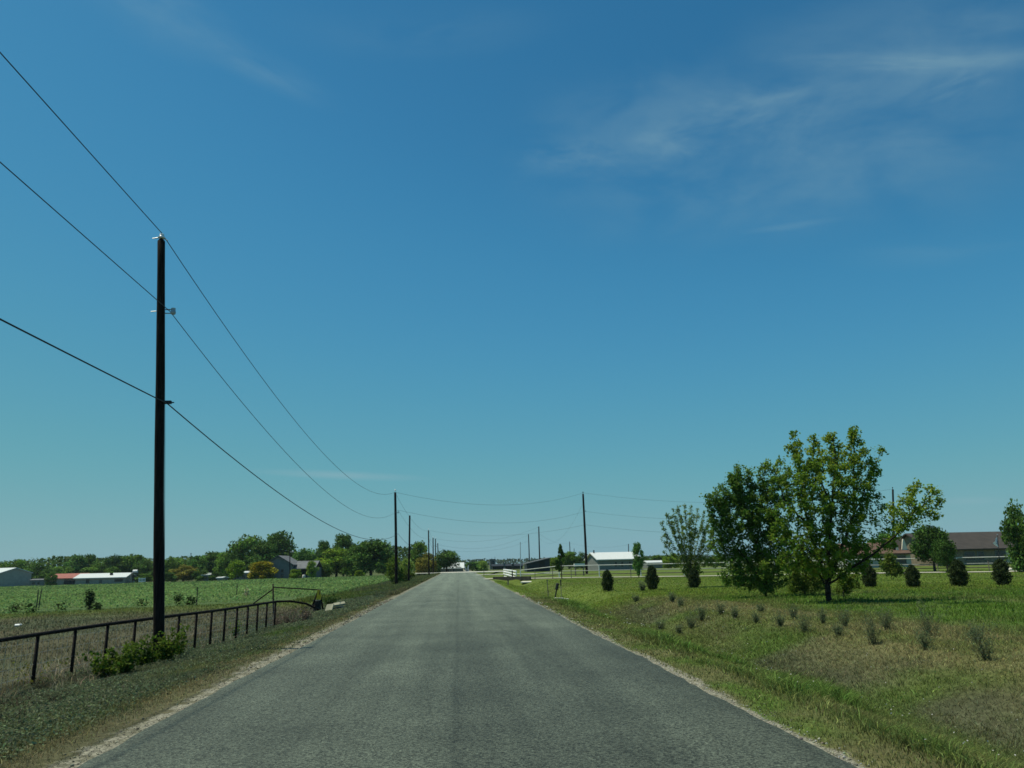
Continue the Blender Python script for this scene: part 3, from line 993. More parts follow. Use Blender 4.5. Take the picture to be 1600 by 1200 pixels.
def bg_proto(kind, seed, n=6000, ls=.052):
    g = np.random.default_rng(seed)
    c, blobs, k = crown_points(kind, g, n)
    V, Q = leaf_quads(c, ls * g.uniform(.5, 1.5, n), .15, .7)
    bc = np.exp(g.normal(0, .22, len(blobs)))[k]
    cc = C_(.098, .160, .034)[None] * (bc * np.exp(g.normal(0, .25, n)))[:, None]
    cc = cc * (1 + g.normal(0, .07, (n, 3)))
    o = empty('tree', (0, 0, 0), 'tree', 'tree', None)
    np_mesh('crown', V, Q, mat=M_LEAFD, parent=o, col=np.repeat(np.clip(cc, .003, .4), 4, 0))
    mb = MB()
    top = .55 if kind != 'conifer' else .9
    mb.tube([(0, 0, -.03), (.008, 0, .2), (-.006, .008, .38), (0, 0, top)], [.035, .026, .020, .008], 7)
    for _ in range(5):
        a = g.uniform(0, 6.28); z0 = g.uniform(.18, .36)
        mb.tube([(0, 0, z0), (.13 * math.cos(a), .13 * math.sin(a), z0 + .16), (.27 * math.cos(a), .27 * math.sin(a), z0 + .30)], [.014, .010, .004], 5)
    mb.build('trunk', M_BARK, o)
    return o


PROTO = {}
for kd, seeds in (('round', (1, 2)), ('irregular', (3, 4)), ('tall', (5, 6)), ('bushy', (7, 8)), ('conifer', (9,))):
    for s_ in seeds: PROTO.setdefault(kd, []).append(bg_proto(kd, s_))
proto_used = set()
TINT = {'d': (.80, .92, .85, 1), 'g': (1.15, 1.25, .9, 1), 'y': (1.75, 1.65, .75, 1), 'l': (1.9, 2.0, 1.2, 1), 'k': (.55, .68, .62, 1),
        'b': (2.0, 1.15, .95, 1), 'o': (2.9, 1.55, .45, 1), 'p': (2.6, 2.3, 2.0, 1), 'h': (1.0, 1.25, 1.3, 1)}
NAMES = {'bushy': 'bush', 'conifer': 'conifer_tree'}


def bg(px, top, wpx, Y, kind, tint, label, cat=None, group=None, by=None, name=None):
    """a tree whose foot stands on the ground at distance Y"""
    p0 = P(px, 880, Y)
    zb = Z(p0[0], Y)
    p0[2] = zb
    top_p = P(px, top, Y)
    h = top_p[2] - zb
    w = wpx * Y / 1225.0 / .80
    i = len(proto_used) + len(label)
    lst = PROTO[kind]
    k = (len(label) + int(px)) % len(lst)
    cat = cat or ('bush' if kind == 'bushy' and h < 4.2 else 'tree')
    rz = random.uniform(0, 6.28)
    src = lst[k]
    if (kind, k) in proto_used:
        o = dup(src, tuple(p0), (w, w, h), rz, label, None, TINT[tint])
    else:
        o = src; proto_used.add((kind, k))
        o.location = p0; o.scale = (w, w, h); o.rotation_euler = (0, 0, rz); o['label'] = label
        o.color = TINT[tint]
        for c in o.children: c.color = TINT[tint]
    o['category'] = cat
    o.name = name or ('bush' if cat == 'bush' else 'conifer_tree' if kind == 'conifer' else 'tree')
    if group: o['group'] = group
    elif 'group' in o: del o['group']
    return o


TL = 'trees behind the crop field'
LEFT = [
    (3, 876, 22, 250, 'irregular', 'g', 'tree behind the white roofed metal building at the left edge'),
    (27, 873, 30, 245, 'irregular', 'g', 'green tree peaking over the ridge of the white metal building'),
    (60, 878, 40, 212, 'bushy', 'd', 'dark round tree between the metal building and the red roofed house'),
    (83, 892, 15, 199, 'bushy', 'g', 'small green bush at the left end of the red roofed house'),
    (98, 884, 30, 245, 'irregular', 'g', 'low green tree behind the left end of the red roof'),
    (120, 868, 36, 250, 'tall', 'h', 'tall tree rising behind the middle of the red roof'),
    (141, 867, 24, 252, 'tall', 'd', 'narrow tree behind the joint of the red and white roofs'),
    (157, 877, 40, 240, 'bushy', 'g', 'broad olive tree behind the white roofed house'),
    (177, 866, 27, 245, 'round', 'k', 'dark rounded tree behind the right half of the white roof'),
    (203, 864, 48, 248, 'bushy', 'g', 'wide green tree behind the white topped stand'),
    (229, 873, 30, 235, 'bushy', 'd', 'dark tree just left of the near utility pole'),
    (228, 895, 22, 200, 'bushy', 'g', 'low bush left of the near utility pole by the field edge'),
    (272, 870, 34, 235, 'irregular', 'g', 'light green tree just right of the near utility pole'),
    (288, 882, 40, 205, 'bushy', 'b', 'brownish red leaved tree right of the near utility pole'),
    (265, 893, 22, 195, 'bushy', 'd', 'dark bush below the light green tree by the near pole'),
    (312, 867, 34, 215, 'irregular', 'h', 'grey green tree behind the low white roofed shed'),
    (315, 890, 24, 185, 'bushy', 'd', 'dark rounded bush left of the low white roofed shed'),
    (333, 863, 34, 212, 'tall', 'd', 'dark green tree above the low white roofed shed'),
    (352, 861, 32, 205, 'irregular', 'g', 'mid green tree left of the tallest trees'),
    (340, 893, 22, 184, 'bushy', 'k', 'dark undergrowth bush right of the low white roofed shed'),
    (369, 874, 26, 160, 'round', 'y', 'small bright green tree left of the yellow flowering tree'),
    (388, 833, 50, 205, 'round', 'g', 'left one of the two tallest trees behind the grey house'),
    (412, 845, 46, 200, 'bushy', 'd', 'dark tree filling in between the two tallest trees'),
    (436, 827, 50, 205, 'round', 'd', 'right one of the two tallest trees rising behind the grey house'),
    (370, 862, 34, 195, 'bushy', 'k', 'dark tree at the left foot of the tallest trees'),
    (411, 875, 38, 153, 'bushy', 'o', 'yellow orange flowering tree left of the grey house'),
    (478, 856, 38, 190, 'irregular', 'h', 'mid green tree behind the low wing of the grey house'),
    (462, 888, 18, 150, 'bushy', 'y', 'small light green bush in front of the grey house door'),
    (488, 877, 18, 149, 'tall', 'p', 'pale young tree before the low wing of the grey house'),
    (506, 846, 26, 182, 'tall', 'd', 'slim dark tree right of the grey house'),
    (537, 836, 38, 188, 'tall', 'd', 'tall dark topped tree between the slim and the round tree'),
    (526, 853, 52, 172, 'bushy', 'y', 'broad yellow green tree at the far edge of the field'),
    (504, 878, 26, 166, 'bushy', 'g', 'low green tree at the corner of the grey house yard'),
    (553, 852, 34, 168, 'bushy', 'g', 'green tree touching the left side of the round dark tree'),
    (580, 841, 62, 150, 'round', 'd', 'large round dark tree near the second utility pole'),
    (562, 890, 14, 146, 'bushy', 'y', 'tiny bright bush beneath the round dark tree'),
    (604, 857, 26, 158, 'bushy', 'd', 'dark tree right behind the round dark tree'),
    (655, 848, 34, 172, 'tall', 'g', 'green tree between the third and fourth utility poles'),
    (664, 862, 30, 165, 'bushy', 'b', 'brownish green tree left of the fourth utility pole'),
    (636, 872, 20, 160, 'irregular', 'p', 'pale bare looking tree behind the second utility pole'),
    (698, 858, 38, 178, 'round', 'd', 'dark round tree beside the road in front of the white roofed building'),
    (681, 880, 14, 168, 'bushy', 'k', 'dark bush under the row of far utility poles'),
]
for t_ in LEFT: bg(*t_[:6], t_[6], group=None)
RIGHT = [
    (738, 877, 22, 190, 'bushy', 'h', 'bush right of the white gate walls at the road end'),
    (752, 875, 22, 215, 'bushy', 'p', 'grey bush between the road end and the dark grey tower'),
    (868, 869, 24, 175, 'bushy', 'y', 'light green bush right of the dark blue shed'),
    (889, 861, 30, 185, 'irregular', 'g', 'mid green tree behind the right hand conical sapling'),
    (911, 862, 26, 190, 'bushy', 'd', 'dark tree left of the long white roofed barn'),
    (1012, 868, 26, 175, 'bushy', 'd', 'dark bush right of the long white roofed barn'),
    (1030, 866, 30, 165, 'bushy', 'g', 'green bush on the skyline left of the thin fan shaped tree'),
    (1048, 863, 26, 150, 'bushy', 'y', 'yellow green bush behind the thin fan shaped tree'),
    (1383, 832, 44, 125, 'irregular', 'h', 'hazy grey green tree behind the long low limb'),
    (1120, 868, 30, 150, 'bushy', 'd', 'dark bush seen through the dense dark tree'),
    (1608, 780, 54, 62, 'bushy', 'd', 'tall leafy tree cut off by the right edge'),
    (1459, 818, 56, 72, 'round', 'k', 'round dark tree on the lawn before the brown roofed house'),
    (1479, 840, 34, 66, 'round', 'k', 'smaller round tree in front of the brown roof'),
    (877, 851, 22, 77, 'conifer', 'k', 'conical dark young tree left of the tall right utility pole'),
    (997, 849, 20, 77, 'tall', 'h', 'slender young tree in front of the long white roofed barn'),
]
for t_ in RIGHT: bg(*t_[:6], t_[6])
# bright shrubs at the second and third poles
near_tree('roadside_shrub', 'bright green shrub around the foot of the second utility pole', G(616, 915),
          [(616, 893, 13, 20), (609, 897, 10, 10), (622, 900, 12, 14), (617, 878, 5, 9)], G(616, 915)[1], [[0, (616, 906, 0)]], 150, 3000, .16, (.10, .17, .025), (.15, .21, .03),
          kill=.25, infl=2, spread=.14, step=.16, cat='shrub')
near_tree('roadside_shrub', 'low green shrub at the foot of the third utility pole', G(633, 911),
          [(633, 898, 10, 10), (640, 900, 7, 7)], G(633, 911)[1], [[0, (633, 905, 0)]], 90, 1600, .17, (.085, .14, .025), (.13, .18, .03),
          kill=.25, infl=2, spread=.14, step=.16, cat='shrub')

# the belt of trees closing the view behind the left houses
n = 26000
bx_ = rng.uniform(-215, -12, n); by_ = 268 + rng.uniform(0, 26, n) - .10 * (bx_ + 100)
bh_ = 4.4 + 4.2 * fbm(bx_ * .055, bx_ * 0, 75) + 2.6 * fbm(bx_ * .25, bx_ * 0, 76)
c = np.stack([bx_, by_, zt(bx_, by_) + bh_ * rng.random(n) ** .8], 1)
V, Q = leaf_quads(c, rng.uniform(.5, 1.3, n), .2, .8)
cb = varied(np.tile(C_(.070, .118, .026), (n, 1)) * (.7 + .7 * fbm(bx_ * .12, c[:, 2] * .3, 77))[:, None], .28)
o = np_mesh('tree_belt', V, Q, mat=M_LEAFD, col=np.repeat(cb, 4, 0))
tag(o, 'continuous belt of trees closing the view behind the left houses', 'tree belt', kind='stuff')

# far woods on the horizon
n = 30000
wx = rng.uniform(-1500, 1500, n); wy = 900 + rng.uniform(0, 120, n) + .0 * wx
hgt = 3.2 + 3.2 * fbm(wx * .012, wx * 0, 71) + 2.0 * fbm(wx * .06, wx * 0, 72)
c = np.stack([wx, wy, zt(wx, wy) + hgt * rng.random(n) ** .9], 1)
V, Q = leaf_quads(c, rng.uniform(1.8, 3.8, n), .2, .8)
cc = varied(np.tile(C_(.040, .060, .022), (n, 1)), .3)
o = np_mesh('far_woods', V, Q, mat=M_LEAFD, col=np.repeat(cc, 4, 0))
tag(o, 'low line of distant woods along the horizon', 'woods', kind='stuff')


# ---------------------------------------------------------------- utility poles
POLES = 'wooden utility poles along the road'


def pole(px_b, px_t, top, Y, lab, r=.13, base=None, hardware=True, near=False, lateral=None, group=POLES):
    b = P(px_b, 885, Y); b[2] = Z(b[0], Y)
    if base is not None: b = np.array(base, float)
    t = P(px_t, top, Y) - b
    root = empty('utility_pole', tuple(b), lab, 'utility pole', group)
    mb = MB()
    n = 14
    pts = []; rad = []
    for i in range(n + 1):
        u = i / n
        wob = .02 * math.sin(u * 5 + px_b)
        pts.append((t[0] * u + wob * (u > 0) * (1 - u), t[1] * u, -.3 * (u == 0) + t[2] * u)); rad.append(r * (1.08 - .30 * u) * (1 + .02 * math.sin(u * 23 + px_b)))
    pts.append((t[0], t[1], t[2] + .05)); rad.append(r * .45)
    mb.tube(pts, rad, 14)
    mb.build('shaft', M_POLE, root, smooth=True)
    top_l = Vector(t)
    if hardware and not near:
        mb = MB(); mb.tube([top_l + Vector((0, 0, .02)), top_l + Vector((0, 0, .32))], .018, 6)
        mb.tube([top_l + Vector((0, 0, .20)), top_l + Vector((0, 0, .25)), top_l + Vector((0, 0, .34))], [.07, .085, .035], 8)
        mb.build('insulator', M_CERAMIC if px_b < 700 else M_POLE, root)
        s0 = top_l * .78
        mb = MB(); mb.tube([s0, s0 + Vector((.26, 0, 0))], .02, 6); mb.box(s0 + Vector((.26, 0, .03)), (.08, .08, .16)); mb.build('side_bracket', M_GALV, root)
        mb = MB(); s1 = top_l * .56; mb.box(s1 + Vector((.02, -.12, 0)), (.16, .14, .26)); mb.build('cable_clamp', M_BLACK, root)
    return root, b, t


# nearest pole
bP = G(247.5, 1037)
Yp = float(bP[1])
root, b1, t1 = pole(247.5, 252, 377, Yp, 'tall dark wooden utility pole nearest the camera beside the pipe fence', r=.106, near=True, base=bP)
b1 = np.array(b1); top1 = Vector(t1)
mb = MB()
mb.tube([top1 + Vector((0, 0, -.05)), top1 + Vector((0, 0, .10))], .022, 8)
mb.build('insulator_pin', M_POLE, root)
mb = MB()
q = top1 + Vector((0, 0, .07))
mb.tube([q + Vector((0, 0, .0)), q + Vector((0, 0, .015)), q + Vector((0, 0, .05)), q + Vector((0, 0, .07)), q + Vector((0, 0, .10)), q + Vector((0, 0, .12))], [.05, .085, .06, .04, .055, .03], 12)
mb.build('insulator', M_CERAMIC, root, smooth=True)
mb = MB()
mb.tube([q + Vector((-.21, 0, .0)), q + Vector((-.06, 0, .02))], [.008, .016], 6)
mb.build('tie_wire', M_GALV, root); mb = MB()
mb.tube([q + Vector((.06, 0, .0)), q + Vector((.15, 0, -.055))], [.016, .008], 6)
mb.build('tie_wire', M_GALV, root)
n1 = P(262, 485, Yp) - b1
mb = MB(); ax = Vector(n1)
sh = Vector(t1) * (n1[2] / t1[2])
mb.tube([sh + Vector((-.22, 0, -.03)), sh + Vector((-.1, 0, -.02))], .012, 6)
mb.build('bolt', M_GALV, root); mb = MB()
mb.tube([sh + Vector((.10, 0, .02)), sh + Vector((.26, 0, .02))], .014, 6)
mb.tube([sh + Vector((.10, 0, -.07)), sh + Vector((.26, 0, -.07))], .012, 6)
mb.tube([sh + Vector((.28, 0, -.09)), sh + Vector((.28, 0, -.05)), sh + Vector((.28, 0, .01)), sh + Vector((.28, 0, .05))], [.05, .06, .045, .05], 10)
mb.build('neutral_bracket', M_GALV, root)
c1 = P(262, 630, Yp) - b1
sc_ = Vector(t1) * (c1[2] / t1[2])
mb = MB(); mb.box(sc_ + Vector((.16, 0, .02)), (.16, .07, .07)); mb.tube([sc_ + Vector((.08, 0, .01)), sc_ + Vector((.30, 0, .015))], .014, 6)
mb.build('cable_clamp', M_BLACK, root)
mb = MB(); sg = Vector(t1) * .93
mb.tube([Vector(t1) * .05 + Vector((.13, -.04, 0)), Vector(t1) * .5 + Vector((.125, -.05, 0)), sg + Vector((.10, -.05, 0))], .006, 5)
mb.build('ground_wire', M_WIRE, root)

FARL = [(620, 617.5, 770, 76.0, 'second utility pole from the camera, rising above the bright green shrub', .14),
        (639, 640.2, 806, 84.0, 'shorter utility pole just right of the second one, with no bracket', .11),
        (670.5, 669.5, 829, 139.0, 'fourth utility pole along the left roadside, right of the brownish tree', .13),
        (677, 676.6, 841, 160.0, 'fifth utility pole along the left roadside, thin and far', .13),
        (681, 680.3, 842, 176.0, 'sixth utility pole along the left roadside, close behind the fifth', .13),
        (685, 684, 849, 195.0, 'farthest utility pole of the left roadside row, before the dark round tree', .13)]
PL = [(b1, np.array(t1))]
for k, (pb, pt, tp_, Y, lab, r_) in enumerate(FARL):
    _, b, t = pole(pb, pt, tp_, Y, lab, r=r_, hardware=(k != 1))
    PL.append((np.array(b), np.array(t)))
FARR = [(916.5, 911, 772, 106.0, 'tall utility pole on the right lawn behind the white fence line', .16, True),
        (843.5, 841.8, 823, 168.0, 'taller one of the two poles by the dark blue shed', .15, False),
        (827.5, 825.8, 835, 205.0, 'shorter pole left of the two by the dark blue shed', .15, False),
        (1398, 1395, 765, 100.0, 'utility pole seen through the leaves of the low limb', .15, True),
        (891.5, 890, 847, 265.0, 'distant utility pole right of the conical young tree', .15, True),
        (897.5, 897, 857, 340.0, 'most distant utility pole, shorter in view than its neighbour', .15, False),
        (982.5, 982, 850, 250.0, 'distant utility pole over the right end of the white barn roof', .15, False)]
PR = []
for (pb, pt, tp_, Y, lab, r_, hw) in FARR:
    _, b, t = pole(pb, pt, tp_, Y, lab, r=r_, hardware=hw, group='utility poles on the right')
    PR.append((np.array(b), np.array(t)))
# thin white flag mast by the fence corner
b = P(813, 885, 92.0); b[2] = Z(b[0], 92.0)
root = empty('mast', tuple(b), 'thin grey mast behind the corner of the white fence', 'mast')
tt = P(813, 849, 92.0) - b
mb = MB(); mb.tube([(0, 0, -.1), tuple(tt * .5), tuple(tt)], [.05, .045, .03], 8); mb.build('tube', M_GALV, root)
mb = MB(); mb.tube([tuple(tt), tuple(tt + np.array([0, 0, .12]))], [.05, .05], 8); mb.build('cap', M_GALV, root)


# ---------------------------------------------------------------- wires
def sag_pts(a, b, sag, n=40):
    a = np.array(a); b = np.array(b)
    out = []
    for i in range(n + 1):
        u = i / n
        p = a + (b - a) * u; p[2] -= 4 * sag * u * (1 - u)
        out.append(tuple(p))
    return out


def thru(a, b, px, py):
    """sag that makes the span a-b cross the view ray of a photo pixel at its middle plane"""
    a = np.array(a); b = np.array(b)
    best = None
    for sag in np.linspace(0, 8, 321):
        u = np.linspace(0, 1, 80)[:, None]
        p = a + (b - a) * u; p[:, 2] -= (4 * sag * u * (1 - u))[:, 0]
        X, Yv, D = project(p)
        k = D > 1
        d = np.min((X[k] - px) ** 2 + (Yv[k] - py) ** 2)
        if best is None or d < best[0]: best = (d, sag)
    return best[1]


def wire(label, spans, r, m=M_WIRE, group='overhead wires'):
    mb = MB()
    for (a, b, sag) in spans:
        mb.tube(sag_pts(a, b, sag), r, 5, cap=False)
    o = mb.build('power_line', m, smooth=True)
    return tag(o, label, 'power line', group)


def att(pl, px, py):
    """attachment point on a pole at the height seen at py"""
    b, t = pl
    q = P(px, py, b[1])
    return q


a_p = np.array(b1) + np.array(t1) + np.array([.0, 0, .20])
a_n = P(266, 487, Yp); a_t = P(262, 631, Yp)
prev = lambda a: a + np.array([-.1, -58.0, .15])
P2p = att(PL[1], 617, 769); P2n = att(PL[1], 622, 797); P2t = att(PL[1], 622, 834)
P4p = att(PL[3], 671, 829); P4n = att(PL[3], 672, 838); P4t = att(PL[3], 671.5, 846)
P5 = [att(PL[4], 677, v) for v in (841, 848, 857)]
P6 = [att(PL[5], 680.5, v) for v in (842, 850, 858)]
P7 = [att(PL[6], 684, v) for v in (849, 856, 863)]


def prev_span(a, px, py):
    """span back over the camera, its height at the frame edge taken from the photo"""
    b = prev(a)
    return (a, b, thru(a, b, px, py))


wire('topmost bare wire running along the left roadside poles', [prev_span(a_p, 0, 50), (a_p, P2p, thru(a_p, P2p, 500, 702)), (P2p, P4p, 1.2), (P4p, P5[0], .3), (P5[0], P6[0], .2), (P6[0], P7[0], .2)], .010)
wire('middle bare wire on side brackets of the left roadside poles', [prev_span(a_n, 0, 250), (a_n, P2n, thru(a_n, P2n, 480, 740)), (P2n, P4n, 1.2), (P4n, P5[1], .3), (P5[1], P6[1], .2), (P6[1], P7[1], .2)], .009)
wire('lowest thick black cable clamped to the left roadside poles', [prev_span(a_t, 0, 494), (a_t, P2t, thru(a_t, P2t, 470, 793)), (P2t, P4t, 1.4), (P4t, P5[2], .3), (P5[2], P6[2], .2), (P6[2], P7[2], .2)], .014, M_CABLE)
R1, R2, R3, R4 = PR[0], PR[1], PR[2], PR[3]
R1p = att(R1, 912, 770); R1n = att(R1, 914, 799); R1t = att(R1, 915, 820)
R4p = att(R4, 1395, 764); R4n = att(R4, 1396, 788); R4t = att(R4, 1397, 806)
wire('top wire crossing the road from the second pole to the right lawn pole', [(P2p, R1p, thru(P2p, R1p, 775, 789)), (R1p, R4p, 1.6)], .010)
wire('second wire crossing the road below the top crossing wire', [(P2n, R1n, thru(P2n, R1n, 770, 817)), (R1n, R4n, 1.6)], .009)
wire('third crossing cable from the fourth left pole to the right lawn pole', [(P4p, R1t, thru(P4p, R1t, 770, 837)), (R1t, R4t, 1.7)], .010)
R2p = att(R2, 842, 823); R2n = att(R2, 842, 834); R3p = att(R3, 826, 835); R3n = att(R3, 826, 845)
wire('distant wire from the fifth left pole to the taller pole by the shed', [(P5[0], R2p, thru(P5[0], R2p, 745, 846))], .011)
wire('distant wire from the sixth left pole to the shorter pole by the shed', [(P6[1], R3p, thru(P6[1], R3p, 745, 857))], .012)
wire('lowest distant wire across the road under the other crossing wires', [(P7[1], R3n, thru(P7[1], R3n, 745, 862))], .012)
R5, R7 = PR[4], PR[6]
wire('distant wire from the taller shed pole over the white barn roof', [(R2n, att(R5, 890, 848), 1.0), (att(R5, 890, 848), att(R7, 982, 851), 1.2)], .012)
wire('guy wire slanting down left from the right lawn pole', [(att(R1, 911.5, 785), att(R2, 842, 840), 3.0)], .008)


# ---------------------------------------------------------------- left pipe fence
posts = [(-10, 1002, 12.3), (56, 992, 13.2), (119.5, 981, 14.6), (169, 975, 15.6), (214, 969.5, 16.6), (250, 964.5, 17.5), (282, 960.5, 18.3), (309, 958, 19.0), (332, 955, 19.7),
         (352.5, 952, 20.5), (371, 949.5, 21.3), (388, 946.5, 22.2), (403, 944, 23.0), (417.5, 942, 23.8), (430.5, 940, 24.6)]
tops = []
for (px, py, Y) in posts:
    v = ray(px, py); t = (.60 - HC) / v[2]
    tops.append(CAM + v * t)
tops = np.array(tops)
# smooth the line so that the rail runs fair
for _ in range(3):
    tops[1:-1, :2] = tops[1:-1, :2] * .5 + (tops[:-2, :2] + tops[2:, :2]) * .25
# carry it on past the camera side
d0 = (tops[0] - tops[1])
extra = [tops[0] + d0 * k for k in (3, 2, 1)]
tops = np.concatenate([np.array(extra), tops])
fb = np.array([tops[3][0], tops[3][1], Z(tops[3][0], tops[3][1])])
root = empty('pipe_fence', tuple(fb), 'low dark rusty pipe fence with wire mesh beside the left verge', 'fence')
mb = MB()
endp = [tops[-1] + np.array([.35, .55, -.02]), tops[-1] + np.array([.75, 1.1, -.14]), tops[-1] + np.array([1.05, 1.5, -.34])]
mb.tube([tuple(np.array(p) - fb) for p in list(tops) + endp], .034, 10)
mb.build('rail', M_PIPE, root, smooth=True)
for p in tops:
    mb = MB(); zb = Z(p[0], p[1])
    mb.tube([(p[0] - fb[0], p[1] - fb[1], zb - .2 - fb[2]), (p[0] - fb[0], p[1] - fb[1], p[2] - fb[2] - .02)], .030, 10)
    mb.build('post', M_PIPE, root, smooth=True)
A, B = [], []
for i in range(len(tops) - 1):
    a, b = tops[i], tops[i + 1]
    L = np.linalg.norm(b - a)
    for k in range(int(L / .15)):
        p = a + (b - a) * (k * .15 / L); zb = Z(p[0], p[1])
        A.append([p[0], p[1] + .04, zb - fb[2] + fb[2]]); B.append([p[0], p[1] + .04, p[2] - .03])
    for hz in (.12, .30, .48, .66):
        A.append([a[0], a[1] + .045, a[2] - hz]); B.append([b[0], b[1] + .045, b[2] - hz])
A = np.array(A) - fb; B = np.array(B) - fb
V, Q = seg_tubes(A, B, np.full(len(A), .0022), np.full(len(A), .0022), 4)
np_mesh('wire_mesh', V, Q, mat=M_GALV, parent=root)

# gate frame beyond the end of the pipe fence
gp = G(427, 962)
Yg = float(gp[1])
root = empty('field_gate', tuple(gp), 'dark pipe gate frame with diagonal brace standing at the field corner', 'gate')
g0 = np.array(gp)
pt = P(426.5, 912, Yg) - g0
mb = MB(); mb.tube([(0, 0, -.2), (0, 0, .2), tuple(pt)], .032, 10); mb.build('post', M_PIPE, root, smooth=True)
a = P(427, 917.5, Yg) - g0; b = P(496, 921.5, Yg + .6) - g0
mb = MB(); mb.tube([tuple(a), tuple(b)], .024, 8); mb.build('top_rail', M_PIPE, root, smooth=True)
a = P(426, 921, Yg) - g0; b = P(396, 943, Yg + .9) - g0
mb = MB(); mb.tube([tuple(a), tuple(b)], .028, 8); mb.build('brace', M_PIPE, root, smooth=True)
for k, (x0, x1) in enumerate(((498, 486), (499, 505))):
    a = P(x0, 921, Yg + .6) - g0; bq = P(x1, 954 if k else 952, Yg + .6) - g0; 
    mb = MB(); mb.tube([tuple(a), tuple(bq)], .036, 8); mb.build('end_leg', M_PIPE, root, smooth=True)
# yellow marker plate and black feeder hung at the end of the gate frame
mk = P(499, 937, Yg + .45)
root = empty('marker_plate', tuple(mk), 'faded yellow plate hung on the end of the pipe gate frame', 'marker')
a = np.array(mk)
prf = [P(496, 922, Yg + .45) - a, P(494.5, 935, Yg + .45) - a, P(501.5, 937, Yg + .45) - a, P(502, 930, Yg + .45) - a, P(499.5, 922, Yg + .45) - a]
mb = MB(); mb.prism([(p[0], p[2]) for p in prf], -.012, .012); mb.build('plate', M_YELLOW, root)
mb = MB(); mb.tube([(0, -.02, .2), (0, -.02, .34)], .012, 6); mb.build('hanger', M_IRON, root)
bk = G(495, 957)
s = bk[1] / 1235
root = empty('feed_drum', tuple(bk), 'black battered drum standing under the yellow plate', 'drum')
mb = MB(); r_ = 6.2 * s
mb.tube([(0, 0, 0), (0, 0, .02), (0, 0, 9 * s), (0, 0, 17 * s), (0, 0, 18 * s)], [r_ * .95, r_, r_ * .96, r_, r_ * .9], 16); mb.build('barrel', M_BLACK, root, smooth=False)
mb = MB(); mb.tube([(0, 0, 5 * s), (0, 0, 5.8 * s)], r_ * 1.04, 16); mb.tube([(0, 0, 11.5 * s), (0, 0, 12.3 * s)], r_ * 1.04, 16); mb.build('hoop', M_IRON, root)
# concrete culvert end on the left verge
ck = G(521, 956); s = ck[1] / 1235
root = empty('culvert_end', tuple(ck), 'pale concrete culvert end sticking out of the left verge', 'culvert')
a0 = P(507, 955, ck[1]) - ck
mb = MB(); mb.box((a0[0] + 7 * s, .05, .13), (11 * s, .46, .07), rx=.62, rz=-.15, ry=-.12); mb.build('apron', M_OLDCONC, root)
mb = MB(); mb.box((a0[0] + 19 * s, .55, .27), (17 * s, .42, .06), rz=.22, ry=-.13, rx=.15); mb.build('cover_slab', M_OLDCONC, root)
mb = MB(); mb.tube([(a0[0] + 12 * s, .25, .02), (a0[0] + 22 * s, .9, .05)], .12, 12); mb.build('pipe', M_BLACK, root)


# ---------------------------------------------------------------- plants near the fence and on the right bank
def twig_plant(name, label, base, h, w, nst, nleaf, ls, c1, c2, cat='shrub', group=None, lean=.5, lmat=None, twig=.004, asp=.5, bark=None):
    root = empty(name, tuple(base), label, cat, group)
    A, B, ra, rb, tips = [], [], [], [], []
    for _ in range(nst):
        a = rng.uniform(0, 6.28); rr = abs(rng.normal(0, .25)) * w
        p = np.array([rr * math.cos(a) * .4, rr * math.sin(a) * .4, -.02])
        hh_ = h * rng.uniform(.45, 1.0); tilt = rng.uniform(.05, 1) * lean * w
        d = np.array([math.cos(a) * tilt, math.sin(a) * tilt, hh_])
        k = 5
        q = p
        for i in range(k):
            u = (i + 1) / k
            nq = p + d * u * np.array([u ** .4, u ** .4, 1]) + rng.normal(0, .03 * w, 3)
            A.append(q); B.append(nq); ra.append(twig * (1.25 - u)); rb.append(twig * (1.05 - u) + .0006)
            if u > .25: tips.append((q, nq))
            q = nq
    A, B = np.array(A), np.array(B)
    V, Q = seg_tubes(A, B, np.array(ra), np.array(rb), 4)
    np_mesh('stems', V, Q, mat=bark or M_BARK, parent=root)
    k = rng.integers(0, len(tips), nleaf)
    ta = np.array([t[0] for t in tips])[k]; tb = np.array([t[1] for t in tips])[k]
    c = ta + (tb - ta) * rng.random((nleaf, 1)) + rng.normal(0, ls * .55, (nleaf, 3))
    c[:, 2] = np.maximum(c[:, 2], .01)
    V, Q = leaf_quads(c, ls * rng.uniform(.6, 1.4, nleaf), .1, asp)
    t = rng.random(nleaf)
    cc = varied(mixc(np.tile(np.array(c1), (nleaf, 1)), np.array(c2), t), .2)
    np_mesh('leaves', V, Q, mat=lmat or M_LEAF, parent=root, col=np.repeat(cc, 4, 0))
    return root


def span(px, y0, y1):
    b = G(px, y0); return b, (y0 - y1) * np.linalg.norm(b - CAM) / 1235


GRN1, GRN2 = (.060, .115, .016), (.115, .165, .022)
for (px, by, ty, wpx, nst, nl, lab) in [
        (160, 1066, 1020, 26, 14, 750, 'bright leafy vine bush at the left end below the fence'),
        (192, 1058, 1008, 26, 16, 900, 'tallest leafy vine bush left of the near utility pole'),
        (222, 1046, 1000, 24, 14, 750, 'leafy vine bush touching the left side of the near pole'),
        (262, 1040, 985, 22, 14, 850, 'leafy climbing bush against the right side of the near pole'),
        (281, 1030, 988, 12, 7, 260, 'narrow leafy shoot on the fence right of the near pole'),
        (368, 998, 972, 10, 8, 200, 'small bright weed by the middle of the pipe fence')]:
    b, h = span(px, by, ty)
    twig_plant('vine_bush', lab, b, h, wpx * h / (by - ty), nst, nl, .062, GRN1, GRN2, cat='bush', group='leafy bushes along the pipe fence', lean=1.0, asp=.75)
b, h = span(50, 1075, 1025)
root = twig_plant('leaning_sprig', 'thin yellow green sprig leaning right from the nearest fence post', b, h * .9, .5, 7, 110, .055, (.10, .13, .02), (.16, .16, .03), cat='plant', lean=1.5)
